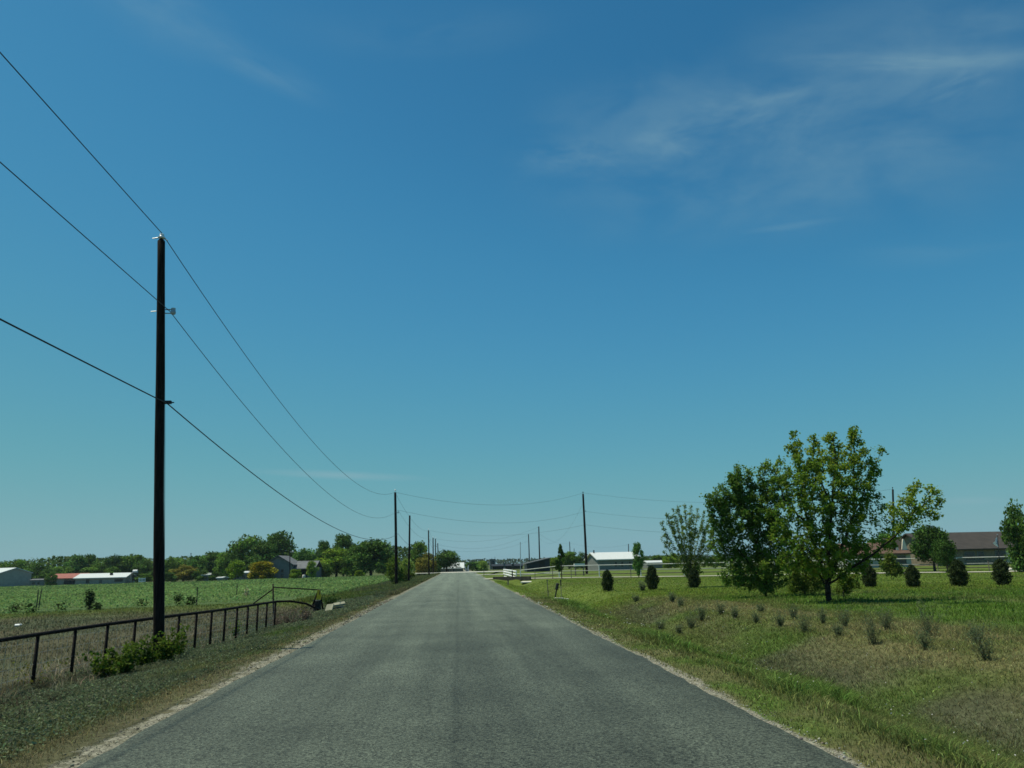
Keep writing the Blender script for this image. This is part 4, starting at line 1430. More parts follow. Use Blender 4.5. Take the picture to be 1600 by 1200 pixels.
for (px, by, ty, lab) in [(72, 1080, 1062, 'dark low weed under the nearest fence panel'), (20, 1105, 1085, 'dry tangled weed at the left edge of the verge'),
                          (95, 1098, 1080, 'dry twiggy weed on the verge below the second fence panel'), (118, 1070, 1052, 'small dark weed at the foot of the second fence post'), (8, 1135, 1105, 'dry straw tangle nearest the left frame edge')]:
    b, h = span(px, by, ty)
    twig_plant('weed', lab, b, h, h * 1.3, 16, 130, .035, (.045, .06, .03), (.12, .10, .06), cat='weed', lean=1.1, twig=.005)
for (px, by, ty, wpx, lab) in [(452, 978, 948, 26, 'grey dead brush at the end of the pipe fence'), (478, 972, 945, 22, 'pale dead brush between the fence end and the drum'),
                               (430, 982, 960, 18, 'dead brush below the last fence posts')]:
    b, h = span(px, by, ty)
    twig_plant('dry_brush', lab, b, h, wpx * h / (by - ty), 60, 900, .045, (.16, .12, .09), (.30, .24, .19), cat='brush', lean=.9, twig=.006, asp=.3)
b, h = span(474, 962, 938)
twig_plant('yellow_weed', 'yellow green weed standing behind the dead brush', b, h, .5, 9, 160, .09, (.09, .12, .02), (.15, .16, .03), cat='weed')
b, h = span(515, 951, 930)
twig_plant('leafy_weed', 'dark leafy weed right beside the black drum', b, h, .9, 16, 360, .11, (.025, .06, .015), (.05, .09, .02), cat='weed')
# weeds and posts along the near edge of the crop
for (px, by, ty, wpx, lab) in [(22, 957, 946, 12, 'dark weed clump at the left end of the crop edge'), (48, 957, 948, 10, 'weed clump at the foot of the leftmost field stake'),
                               (95, 953, 946, 9, 'small weed on the crop edge between the stakes'), (152, 953, 944, 12, 'weed clump right of the vine covered stake'),
                               (222, 947, 937, 12, 'weed clump just left of the near utility pole on the crop edge'), (278, 946, 930, 14, 'leafy weed clump right of the near pole'),
                               (297, 945, 934, 14, 'dark leafy weed left of the thin field stake')]:
    b, h = span(px, by, ty)
    twig_plant('weed', lab, b, h, wpx * h / (by - ty), 14, 220, .15, (.03, .06, .015), (.06, .09, .025), cat='weed', lmat=M_LEAFD)
for (px, by, ty, lab) in [(56, 955, 927, 'thin dark stake with dead stem at the left crop edge'), (60, 953, 925, 'bent dead stalk beside the leftmost stake'),
                          (306.5, 945, 920, 'thin dark steel stake right of the near utility pole'), (369, 936, 914, 'faint thin stake standing in the crop')]:
    b, h = span(px, by, ty)
    root = empty('field_stake', tuple(b), lab, 'stake', 'thin stakes along the crop edge')
    mb = MB(); mb.tube([(0, 0, -.1), (.02, 0, h * .5), (.07 if 'bent' in lab else .0, 0, h)], [.035, .03, .022], 6); mb.build('shaft', M_IRON, root)
    mb = MB(); mb.box((.01, 0, h * .82), (.07, .05, .04)); mb.build('wire_clip', M_IRON, root)
b, h = span(140, 953, 925)
twig_plant('vine_stake', 'dark vine covered stake rising from the crop edge', b, h, .55, 9, 700, .12, (.018, .04, .012), (.035, .06, .018), cat='plant', lean=.25, lmat=M_LEAFD, twig=.02)
for px in (383, 387):
    b, h = span(px, 936, 917)
    twig_plant('pale_stalk', 'pale dry stalk standing in the crop left of the gate frame, ' + ('left of a pair' if px == 383 else 'right of a pair'), b, h, .2, 3, 60, .14, (.30, .32, .18), (.42, .42, .26), cat='stalk', lean=.3, twig=.02)
# litter
b = G(28, 979)
mb = MB(); mb.box((0, 0, .04), (.22, .16, .05), rz=.4, rx=.25); mb.box((.09, .02, .07), (.10, .13, .012), rz=.5, ry=.4)
tag(mb.build('litter', M_WHITE, loc=tuple(b)), 'white scrap of litter lying in the dry pasture', 'litter')

SH = 'small twiggy shrubs on the right bank'
shr = [(994, 940, 931, 'low thin shrub at the left end of the bank'), (1004, 924, 911, 'tiny upright shrub between the two leftmost cedars'),
       (1031, 960, 948, 'small brown shrub lowest on the left end of the bank'), (1051, 941, 928, 'thin shrub below the second cedar'),
       (1060, 965, 953, 'low dark shrub in front of the thin pair of shrubs'), (1064, 948, 937, 'small shrub behind the pair of tall thin ones'),
       (1079, 962, 941, 'left one of a pair of tall thin shrubs'), (1096, 961, 938, 'right one of a pair of tall thin shrubs'),
       (1127, 961, 944, 'dark rounded shrub alone below the dense tree'), (1148, 966, 950, 'pale shrub right of the dark rounded one'), (1182, 974, 960, 'low shrub beneath the dense tree on dry grass'),
       (1189, 957, 947, 'tiny dark shrub at the edge of the tree shade'), (1220, 979, 961, 'dark squat shrub left of the wide shrub'),
       (1241, 968, 950, 'shrub just behind the wide shrub'), (1258, 989, 962, 'wide spreading shrub in front of the open tree'),
       (1286, 975, 956, 'shrub straight below the open tree trunk'), (1310, 994, 978, 'low shrub of a touching pair, nearer one'), (1321, 982, 955, 'taller shrub of a touching pair, farther one'),
       (1365, 1007, 964, 'large grey green shrub right of the touching pair'), (1385, 985, 958, 'shrub close behind the large grey green one'),
       (1452, 993, 952, 'tall pointed shrub below the rounded cedar'), (1446, 1015, 990, 'shrub standing just in front of the tall pointed one'),
       (1527, 1004, 984, 'small shrub behind the rightmost shrub'), (1541, 1032, 990, 'rightmost shrub on the dry bank, leaning left')]
for i, (px, by, ty, lab) in enumerate(shr):
    b, h = span(px, by, ty)
    dd = np.linalg.norm(b - CAM)
    twig_plant('twiggy_shrub', 'grey green ' + lab if not any(c in lab for c in ('brown', 'dark', 'grey green', 'pale')) else lab, b, h * 1.35, h * rng.uniform(.6, .9), 44, 640, max(.038, .0017 * dd), (.120, .165, .078), (.19, .22, .115), group=SH, lean=.75, twig=max(.003, .00014 * dd), asp=.35, bark=M_TWIG)

# ---------------------------------------------------------------- right side markers by the mown verge
b, h = span(867, 934, 912)
root = empty('marker_post', tuple(b), 'leaning black flat topped marker post above white stones', 'marker post')
tt = P(871.5, 911.5, b[1]) - b
mb = MB(); mb.tube([(0, 0, -.1), tuple(tt * .62)], .045, 8); mb.build('stem', M_BLACK, root)
mb = MB(); mb.tube([tuple(tt * .55), tuple(tt * .6), tuple(tt * .98), tuple(tt * 1.02)], [.07, .10, .10, .07], 10); mb.build('head', M_BLACK, root)
b, h = span(857, 934, 905)
root = empty('thin_stake', tuple(b), 'thin brown stake leaning left beside the black marker post', 'stake')
tt = P(854.8, 905.5, b[1]) - b
mb = MB(); mb.tube([(0, 0, -.1), tuple(tt)], [.028, .022], 6); mb.build('shaft', M_GREYWOOD, root)
mb = MB(); mb.box(tuple(tt * .97), (.06, .04, .05)); mb.build('cap', M_GREYWOOD, root)
b, h = span(877.5, 937, 905)
root = empty('thin_stake', tuple(b), 'pale wooden stake with dark top right of the marker post', 'stake')
tt = P(876, 906, b[1]) - b
mb = MB(); mb.tube([(0, 0, -.1), tuple(tt * .7)], .022, 6); mb.build('shaft', mat('pale_stake', (.30, .29, .20), .9), root)
mb = MB(); mb.tube([tuple(tt * .68), tuple(tt * .72), tuple(tt)], [.025, .038, .045], 6); mb.build('dark_top', M_IRON, root)
b = G(872, 938)
root = empty('culvert_headwall', tuple(b), 'broken white concrete headwall lying at the foot of the marker post', 'headwall')
for k, (dx, dy, dz, sx_, sy_, sz_, rz_) in enumerate([(-.30, .1, .05, .5, .3, .16, .2), (.10, 0, .05, .42, .26, .18, -.1), (.42, -.08, .03, .36, .24, .14, -.3)]):
    mb = MB(); mb.box((dx, dy, dz), (sx_, sy_, sz_), rz=rz_, ry=.08 * (k - 1)); mb.build('slab', M_CONC, root)
# culvert under the drive: wing wall with its shade put into the colour, pale apron
yc = float(drive_y(6.2))
root = empty('drive_culvert', (6.0, yc - 3.0, Z(6.0, yc - 3.0)), 'dark culvert wall carrying the pale drive over the ditch', 'culvert')
mb = MB(); mb.box((-.5, 1.0, .20), (4.2, .30, .85), rz=-.47); mb.build('wall', mat('shade_toned_stone', (.075, .065, .055), .9, .3, 3), root)
mb = MB(); mb.tube([(.4, .2, .0), (.4, 2.0, .05)], .26, 14); mb.build('pipe', M_BLACK, root)
mb = MB(); mb.box((1.3, -1.0, .08), (2.0, .9, .10), rz=-.3, rx=.08); mb.build('apron', M_CONC, root)
b = G(794, 914)
root = empty('delineator', tuple(b), 'short grey delineator stub in the ditch by the drive culvert', 'marker post')
mb = MB(); mb.tube([(0, 0, -.05), (0, 0, .30)], .05, 8); mb.build('stem', M_GREYWOOD, root)
mb = MB(); mb.tube([(0, 0, .30), (0, 0, .36)], .06, 8); mb.build('cap', M_BLACK, root)

# ---------------------------------------------------------------- white pipe fence
def rail_fence(label, pts, hts, r, sp, name='rail_fence', pr=.05, m=M_WHITE, group=None):
    pts = [np.array(p, float) for p in pts]
    o0 = np.array([pts[0][0], pts[0][1], Z(*pts[0])])
    root = empty(name, tuple(o0), label, 'fence', group)
    dense = [pts[0]]
    for a, b in zip(pts[:-1], pts[1:]):
        n_ = max(1, int(round(np.linalg.norm(b - a) / sp)))
        for k in range(1, n_ + 1): dense.append(a + (b - a) * k / n_)
    for hz, mm in hts:
        mb = MB(); mb.tube([(p[0] - o0[0], p[1] - o0[1], Z(*p) + hz - o0[2]) for p in dense], r, 8); mb.build('rail', mm, root, smooth=True)
    for p in dense:
        mb = MB(); zb = Z(*p) - o0[2]
        mb.tube([(p[0] - o0[0], p[1] - o0[1], zb - .1), (p[0] - o0[0], p[1] - o0[1], zb + hts[0][0] + .03)], pr, 8); mb.build('post', m, root)
    return root


M_DULLWHITE = mat('worn_white_pipe', (.52, .53, .50), .6, .1, 4)
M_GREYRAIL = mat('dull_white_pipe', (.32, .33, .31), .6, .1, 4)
M_DARKRAIL = mat('shadow_line_rail', (.10, .085, .075), .9, .2, 3)  # dark bottom rail stands in for the shadow line along the fence foot
cA = P(813, 885, 89.0); cB = P(1600, 874, 69.0); cM = P(1210, 880, 78.0)
d_ = (cB - cA)[:2]
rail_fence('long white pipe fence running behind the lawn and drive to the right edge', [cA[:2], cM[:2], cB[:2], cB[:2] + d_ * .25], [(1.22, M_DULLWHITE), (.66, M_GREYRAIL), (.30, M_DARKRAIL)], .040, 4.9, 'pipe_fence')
cC = P(787, 885, 118.0)
rail_fence('short white four rail fence wing at the drive entrance', [cA[:2] + np.array([-.5, -.1]), cC[:2]], [(1.22, M_WHITE), (.90, M_WHITE), (.58, M_WHITE), (.24, M_WHITE)], .10, 7.0, 'rail_fence')
# wooden post at that corner
q = cA[:2] + np.array([-1.1, -2.6])
root = empty('gate_post', (q[0], q[1], Z(*q)), 'dark gate post at the corner of the white fence wing', 'post')
mb = MB(); mb.tube([(0, 0, -.1), (0, 0, .8)], .07, 10); mb.build('shaft', M_IRON, root)
mb = MB(); mb.tube([(0, 0, .8), (0, 0, .86)], .09, 10); mb.build('cap', M_IRON, root)
# thin wire fence behind the drive
for px, Y in ((835.5, 80.5), (863, 79), (892, 80), (985, 77), (756, 100), (1337, 70), (1465, 67), (1545, 66)):
    b = P(px, 885, Y); b[2] = Z(b[0], Y)
    lab = {835.5: 'leftmost thin wire post on the lawn behind the drive', 863: 'thin wire post between the fence corner and the conical tree', 892: 'thin wire post right of the conical young tree', 985: 'thin wire post below the white roofed barn',
           756: 'thin post on the weedy corner left of the white fence', 1337: 'thin wire post behind the long low limb', 1465: 'thin wire post below the round lawn tree', 1545: 'thin wire post beside the flag pole'}[px]
    root = empty('wire_post', tuple(b), lab, 'post', 'thin posts along the drive')
    mb = MB(); mb.tube([(0, 0, -.1), (0, 0, .95)], .035, 6); mb.build('shaft', M_GREYWOOD, root)
    mb = MB(); mb.tube([(0, 0, .95), (0, 0, 1.0)], .045, 6); mb.build('cap', M_IRON, root)


# ---------------------------------------------------------------- buildings
def window(root, x, z, w, h, y, fm=M_GREYWALL, name='window'):
    mb = MB()
    t = .07
    mb.box((x - w / 2 - t / 2, y, z), (t, .07, h + 2 * t)); mb.box((x + w / 2 + t / 2, y, z), (t, .07, h + 2 * t))
    mb.box((x, y, z + h / 2 + t / 2), (w, .07, t)); mb.box((x, y, z - h / 2 - t / 2), (w, .07, t))
    o = mb.build(name, fm, root)
    mb = MB(); mb.box((x, y + .01, z), (w, .03, h)); mb.build('pane', M_DARKGLASS, o)
    return o


def gable(name, label, cat, loc, rz, w, d, eave, ridge, wm, rm, wins=(), doors=(), over=.4, along='x', trim=None, extra=None, group=None):
    """gable building; front wall at local -y; ridge along x or y"""
    root = empty(name, loc, label, cat, group, rz)
    mb = MB()
    if along == 'x':
        mb.prism([(-w / 2, -.2), (w / 2, -.2), (w / 2, eave), (-w / 2, eave)], -d / 2, d / 2)
        for sx in (-1, 1):
            n = len(mb.v)
            x0, x1 = sx * (w / 2 - .12), sx * w / 2 - sx * .003
            mb.add([(x0, -d / 2, eave), (x0, d / 2, eave), (x0, 0, ridge - .1), (x1, -d / 2, eave), (x1, d / 2, eave), (x1, 0, ridge - .1)],
                   [(0, 1, 2), (3, 5, 4), (0, 2, 5, 3), (1, 4, 5, 2), (0, 3, 4, 1)])
    else:
        mb.prism([(-w / 2, -.2), (w / 2, -.2), (w / 2, eave), (0, ridge - .1), (-w / 2, eave)], -d / 2, d / 2)
    mb.build('wall', wm, root)
    mb = MB(); t = .16
    hw = (d if along == 'x' else w) / 2 + over
    sl = (ridge - eave) / ((d if along == 'x' else w) / 2)
    e = eave - over * sl
    L = (w if along == 'x' else d) / 2 + over
    poly = [(-hw, e), (0, ridge), (hw, e), (hw, e + t), (0, ridge + t), (-hw, e + t)]
    m2 = MB(); m2.prism(poly, -L, L)
    if along == 'x':
        m2.v = [(y, x, z) for x, y, z in m2.v]
    m2.build('roof', rm, root)
    for (x, z, ww, hh) in wins: window(root, x, z, ww, hh, -d / 2 - .035)
    for (x, ww, hh, dm) in doors:
        mb = MB(); mb.box((x, -d / 2 - .03, hh / 2), (ww, .06, hh)); o = mb.build('door', dm, root)
        mb = MB(); mb.tube([(x + ww * .36, -d / 2 - .07, hh * .47), (x + ww * .36, -d / 2 - .12, hh * .47)], .035, 6); mb.build('handle', M_IRON, o)
    return root


def site(px, Y):
    p = P(px, 880, Y); p[2] = Z(p[0], Y); return p


def mpx(Y): return Y / 1228.0     # metres per photo pixel at distance Y


# white roofed metal building, left edge
Y = 205; s = mpx(Y); p = site(12, Y)
eav = P(20, 896, Y)[2] - p[2]; rid = P(25, 890.2, Y)[2] - p[2]
gable('metal_building', 'tan metal building with a bright white low roof at the left edge', 'building', tuple(p), R(-38), 9.5, 7.5, eav, rid + .35, M_TANWALL, M_WHITEROOF,
      doors=[(3.2, 1.0, 2.05, M_WHITE)], wins=[(-2.2, 1.6, .9, .8)], over=.25)
# little grey trailer
Y = 203; s = mpx(Y); p = site(65.5, Y)
gable('trailer_shed', 'small grey trailer shed between the metal building and the red roof', 'shed', tuple(p), 0, 20 * s, 3, 9.0 * s, 10.5 * s, M_GREYWALL, M_GREYROOF,
      wins=[(-4 * s, 5.2 * s, 4.5 * s, 3 * s), (3 * s, 5.2 * s, 3 * s, 3 * s)], over=.1)
# red roofed house
Y = 210; s = mpx(Y); p = site(116, Y)
eav = P(110, 903.5, Y)[2] - p[2]; rid = P(110, 897, Y)[2] - p[2]
gable('red_roofed_house', 'low beige house with a red metal roof behind the crop field', 'house', tuple(p), R(-4), 46 * s, 8, eav, rid, M_PALEWALL, M_REDROOF,
      wins=[(-14 * s, .55 * eav, 1.1, .9)], doors=[(9 * s, 16 * s, eav * .82, M_BLUESHED)], over=.4)  # wide dark door panel stands in for the shaded carport opening
# white roofed house
Y = 202; s = mpx(Y); p = site(168, Y)
eav = P(165, 902.5, Y)[2] - p[2]; rid = P(165, 896.5, Y)[2] - p[2]
root = gable('white_roofed_house', 'long pale house with a white metal roof and open carport', 'house', tuple(p), R(5), 68 * s, 8, eav, rid, M_PALEWALL, M_WHITEROOF,
             wins=[(-17 * s, .58 * eav, 4.2 * s, 5 * s), (26 * s, .6 * eav, 11 * s, 4.0 * s)], doors=[(1 * s, 4 * s, eav * .72, M_GREYWALL)], over=.45)
mb = MB(); mb.tube([(11 * s, -2.0, eav * .8), (11 * s, -2.0, rid + 1.0 * s)], .38, 8); mb.build('chimney', M_IRON, root)
# iron fence in front
p0 = site(80, 197); p1 = site(204, 193)
root = empty('iron_fence', tuple(p0), 'thin dark iron yard fence before the red and white roofed houses', 'fence')
A, B = [], []
n_ = 60
for k in range(n_ + 1):
    q = p0 + (p1 - p0) * k / n_; zb = Z(q[0], q[1])
    A.append([q[0], q[1], zb - .05]); B.append([q[0], q[1], zb + 1.35])
A = np.array(A) - p0; B = np.array(B) - p0
V, Q = seg_tubes(A, B, np.full(len(A), .035), np.full(len(A), .03), 5)
np_mesh('bars', V, Q, mat=M_IRON, parent=root)
mb = MB()
mb.tube([tuple(q - np.array([0, 0, .12])) for q in B[::6]], .035, 5); mb.build('top_rail', M_IRON, root)
# white topped stand
Y = 200; s = mpx(Y); p = site(212.5, Y)
root = empty('tank_stand', tuple(p), 'dark stand with a small white tank on top left of the near pole', 'stand')
hb = P(212, 895.5, Y)[2] - p[2]
for sx in (-1, 1):
    for sy in (-1, 1):
        mb = MB(); mb.tube([(sx * 5.0 * s, sy * .8, -.1), (sx * 3.2 * s, sy * .5, hb)], .10, 6); mb.build('leg', M_GREYWOOD, root)
mb = MB(); mb.box((0, 0, hb + .05), (9 * s, 1.6, .12)); mb.build('platform', M_GREYWOOD, root)
mb = MB(); mb.tube([(-3.2 * s, 0, hb + .45), (3.2 * s, 0, hb + .45)], .36, 12); mb.build('tank', M_WHITE, root)
mb = MB(); mb.box((0, 0, hb * .52), (7.6 * s, .1, hb * .55)); mb.build('back_panel', M_IRON, root)
# white boards beside it
p = site(224, 196)
root = empty('board_fence', tuple(p), 'low white board fence just left of the near pole', 'fence')
for k in (0, 1):
    mb = MB(); mb.box((0, 0, .45 + .55 * k), (1.6, .06, .30)); mb.build('board', M_WHITE, root)
for k in (-1, 0, 1):
    mb = MB(); mb.box((k * .74, .08, .6), (.12, .1, 1.3)); mb.build('post', M_WHITE, root)
# low sheds right of the pole
Y = 186; s = mpx(Y); p = site(328, Y)
gable('white_roofed_shed', 'low shed with a pale roof edge among the trees right of the near pole', 'shed', tuple(p), R(12), 16 * s, 4, 9.2 * s, 11.2 * s, M_GREYWALL, M_WHITEROOF,
      wins=[(-3 * s, 5 * s, 3 * s, 3 * s)], doors=[(4 * s, 3 * s, 6.5 * s, M_BLUEGREY)], over=.3)
Y = 183; s = mpx(Y); p = site(349, Y)
gable('garden_shed', 'tiny grey garden shed left of the small bright green tree', 'shed', tuple(p), R(-8), 8 * s, 3, 4.2 * s, 5.4 * s, M_GREYWALL, M_WHITEROOF, doors=[(0, 2 * s, 3.4 * s, M_BLUEGREY)], over=.2)
# mobile home
Y = 168; s = mpx(Y); p = site(386, Y)
eav = P(386, 895.5, Y)[2] - p[2]
gable('mobile_home', 'bluish mobile home with a white roof edge behind the yellow tree', 'mobile home', tuple(p), R(10), 34 * s, 4, eav, eav + 1.9 * s, M_BLUEGREY, M_WHITEROOF,
      wins=[(-11 * s, .55 * eav, 4 * s, 3 * s), (-3 * s, .55 * eav, 4 * s, 3 * s), (8 * s, .55 * eav, 4 * s, 3 * s)], doors=[(3 * s, 2.4 * s, eav * .75, M_GREYWALL)], over=.2)
# grey house with front gable and low wing
Y = 160; s = mpx(Y); p = site(443, Y)
zb = p[2]
eav = P(443, 882, Y)[2] - zb; rid = P(443, 869.5, Y)[2] - zb
root = gable('grey_house', 'blue grey house with a front gable and a low wing beyond the field', 'house', tuple(p), 0, 40 * s, 9, eav, rid, M_BLUEGREY, M_GREYROOF, along='y', over=.4,
             wins=[(-5 * s, .52 * eav, 9 * s, 1.6 * s), (6.5 * s, .60 * eav, 3.4 * s, 3.4 * s), (6.5 * s, .28 * eav, 3.4 * s, 3.8 * s)])
e2 = P(480, 886.5, Y)[2] - zb; r2 = P(480, 877.5, Y)[2] - zb
mb = MB(); mb.prism([(20 * s, -.2), (52 * s, -.2), (52 * s, e2), (20 * s, e2)], -2.5, 4.4); mb.build('wing_wall', M_BLUEGREY, root)
m2 = MB(); m2.prism([(-3.6, e2 - .35), (1.0, r2), (5.0, e2 - .3), (5.0, e2 - .14), (1.0, r2 + .16), (-3.6, e2 - .19)], 20.2 * s, 53 * s); m2.v = [(y, x, z) for x, y, z in m2.v]
m2.build('wing_roof', M_GREYROOF, root)
mb = MB(); mb.box((34 * s, -2.53, e2 * .48), (11 * s, .06, e2 * .72)); mb.build('garage_door', M_IRON, root)
# yard lamp pole before it
p = site(454, 152)
root = empty('yard_pole', tuple(p), 'dark yard lamp pole in front of the grey house', 'lamp post')
tt = P(453, 862, 152) - p
mb = MB(); mb.tube([(0, 0, -.1), tuple(tt)], [.11, .08], 8); mb.build('shaft', M_POLE, root)
mb = MB(); mb.tube([tuple(tt * .985), tuple(tt + np.array([.6, 0, .15]))], .03, 6); mb.build('arm', M_GALV, root)
mb = MB(); mb.tube([tuple(tt + np.array([.6, 0, .12])), tuple(tt + np.array([.6, 0, -.08])), tuple(tt + np.array([.6, 0, -.22]))], [.08, .18, .10], 10); mb.build('lamp_head', M_GALV, root)
p = site(298.5, 240)
root = empty('thin_pole', tuple(p), 'thin bare pole showing above the trees right of the near pole', 'pole')
tt = P(298.5, 864, 240) - p
mb = MB(); mb.tube([(0, 0, -.1), tuple(tt)], [.13, .10], 8); mb.build('shaft', M_POLE, root)
mb = MB(); mb.box(tuple(tt * .97), (.5, .1, .1)); mb.build('crosspiece', M_POLE, root)
# barrels and parked things before the grey house yard
for px, c_, lab in ((461, M_PALEWALL, 'pale water barrel left of two in the grey house yard'), (466.5, M_PALEWALL, 'pale water barrel right of two in the grey house yard'), (475.5, M_WHITE, 'white round tank at the yard edge before the grey house wing')):
    p = site(px, 151)
    root = empty('water_barrel', tuple(p), lab, 'barrel', 'barrels in the yard')
    mb = MB(); mb.tube([(0, 0, 0), (0, 0, .1), (0, 0, .45), (0, 0, .8), (0, 0, .9)], [.24, .28, .31, .28, .24], 12); mb.build('body', c_, root, smooth=True)
    mb = MB(); mb.tube([(0, 0, .9), (0, 0, .93)], .2, 12); mb.build('lid', M_GREYWALL, root)

# white roofed building at the end of the road
Y = 188; s = mpx(Y); p = site(704, Y)
eav = P(706, 888.2, Y)[2] - p[2]; rid = P(706, 880.3, Y)[2] - p[2]
gable('roadside_hall', 'long hall with a high white roof at the end of the road', 'building', tuple(p), 0, 39 * s, 9, eav, rid, M_GREYWALL, M_WHITEROOF,
      wins=[(-3 * s, .5 * eav, 2 * s, .9), (5 * s, .5 * eav, 2 * s, .9)], doors=[(12 * s, 1.4, 1.1, M_BLUEGREY)], over=.25)
# white gate wings
Y = 178; s = mpx(Y); p = site(729, Y)
root = empty('gate_wings', tuple(p), 'pair of slanted white gate walls right of the road end', 'gate')
z1 = P(729, 883, Y)[2] - p[2]; z0 = 0
mb = MB(); mb.prism([(-4.2 * s, z1 * .95), (-3.2 * s, z1 * .98), (-.4 * s, z1 * .45), (.4 * s, -.05), (-1.6 * s, -.05), (-2.0 * s, z1 * .45)], -.15, .15); mb.build('wing', M_WHITE, root)
mb = MB(); mb.prism([(3.4 * s, z1), (2.4 * s, z1 * .96), (.6 * s, z1 * .5), (.6 * s, -.05), (3.2 * s, -.05)], -.15, .15); mb.build('wing', M_WHITE, root)
mb = MB(); mb.tube([(0.5 * s, -.3, -.1), (.5 * s, -.3, .75)], .10, 8); mb.build('post', M_GREYWOOD, root)
# dark sheds and tower beyond the weedy corner
Y = 235; s = mpx(Y); p = site(769.5, Y)
h = P(769, 875, Y)[2] - p[2]
root = empty('grey_tower', tuple(p), 'boxy blue grey tower building over the low dark sheds', 'tower')
mb = MB(); mb.box((0, 0, h / 2), (8.5 * s, 3, h)); mb.build('wall', M_BLUEGREY, root)
mb = MB(); mb.box((0, 0, h + .12), (9.6 * s, 3.4, .24)); mb.build('roof', M_GREYROOF, root)
mb = MB(); mb.tube([(4 * s, 0, h + .2), (4 * s, 0, h + .9)], .06, 6); mb.build('vent_pipe', M_IRON, root)
window(root, 0, h * .72, 4.5 * s, .9, -1.55)
Y = 228; s = mpx(Y); p = site(792, Y)
h = P(792, 882, Y)[2] - p[2]
gable('long_dark_shed', 'long low dark shed left of the dark blue shed', 'shed', tuple(p), 0, 46 * s, 7, h - .5, h, M_IRON, M_IRON, doors=[(-5 * s, 3 * s, 1.8, M_GREYWALL)], over=.3, wins=[(8 * s, 1.1, 3 * s, .8)])
# dark blue lean-to shed
Y = 150; s = mpx(Y); p = site(838, Y)
zl = P(822, 880.5, Y)[2] - p[2]; zr_ = P(856, 872.0, Y)[2] - p[2]
root = empty('blue_shed', tuple(p), 'dark blue lean to shed with a slanting roof behind the white fence', 'shed')
mb = MB(); mb.prism([(-17 * s, -.2), (18.5 * s, -.2), (18.5 * s, zr_ - .12), (-17 * s, zl - .12)], -3, 3); mb.build('wall', M_BLUESHED, root)
mb = MB(); mb.prism([(-19 * s, zl - .14), (20 * s, zr_ - .06), (20 * s, zr_ + .10), (-19 * s, zl + .02)], -3.4, 3.4); mb.build('roof', M_GREYROOF, root)
mb = MB(); mb.box((6 * s, -3.03, .95), (9 * s, .06, 1.9)); mb.build('sliding_door', M_IRON, root)
# white roofed barn
Y = 152; s = mpx(Y); p = site(957, Y)
eav = P(957, 874.5, Y)[2] - p[2]; rid = P(957, 864, Y)[2] - p[2]
root = gable('white_roofed_barn', 'long grey barn with a big white roof right of the tall pole', 'barn', tuple(p), R(3), 66 * s, 11, eav, rid, M_GREYWALL, M_WHITEROOF,
             wins=[(-6 * s, .55 * eav, 3 * s, .8), (4 * s, .55 * eav, 3 * s, .8), (16 * s, .55 * eav, 3 * s, .8)], doors=[(-22 * s, 5 * s, eav * .8, M_BLUEGREY)], over=.35)
mb = MB(); mb.tube([(-30 * s, -.5, rid - .2), (-30 * s, -.5, rid + .6)], .13, 8); mb.build('roof_vent', M_IRON, root)
Y = 158; s = mpx(Y); p = site(1020, Y)
h = P(1020, 877, Y)[2] - p[2]
gable('low_annex', 'low grey annex with a white roof edge right of the barn', 'shed', tuple(p), 0, 24 * s, 5, h - .35, h, M_GREYWALL, M_WHITEROOF, doors=[(0, 1.2, .8 * (h - .35), M_BLUEGREY)], over=.25)
# parked small white thing on the lawn far left of the barn: a white trough
p = site(905, 95)
root = empty('water_trough', tuple(p), 'small white trough just left of the tall right pole foot', 'trough')
mb = MB(); mb.box((0, 0, 1.15), (1.3, .6, .10)); mb.box((-.6, 0, 1.30), (.08, .6, .24)); mb.box((.6, 0, 1.30), (.08, .6, .24)); mb.box((0, -.27, 1.30), (1.12, .06, .24)); mb.box((0, .27, 1.30), (1.12, .06, .24)); mb.build('basin', M_WHITE, root)
for sx in (-.5, .5):
    mb = MB(); mb.box((sx, 0, .54), (.1, .4, 1.1)); mb.build('leg', M_GREYWOOD, root)

# brown roofed house on the right
Y = 108; s = mpx(Y); p = site(1512, Y)
eav = P(1512, 857.5, Y)[2] - p[2]; rid = P(1512, 834.5, Y + 5)[2] - p[2]
root = gable('brown_roofed_house', 'wide brick house with a big dark brown roof behind the white fence', 'house', tuple(p), R(2), 190 * s, 11, eav, rid, M_BRICK, M_BROWNROOF,
             wins=[(-40 * s, .55 * eav, 1.4, 1.1), (-22 * s, .55 * eav, .9, 1.1), (12 * s, .55 * eav, 1.6, 1.2), (40 * s, .55 * eav, 1.4, 1.1), (62 * s, .55 * eav, 1.2, 1.1)], doors=[(26 * s, 1.0, 2.05, M_STONE)], over=.5)
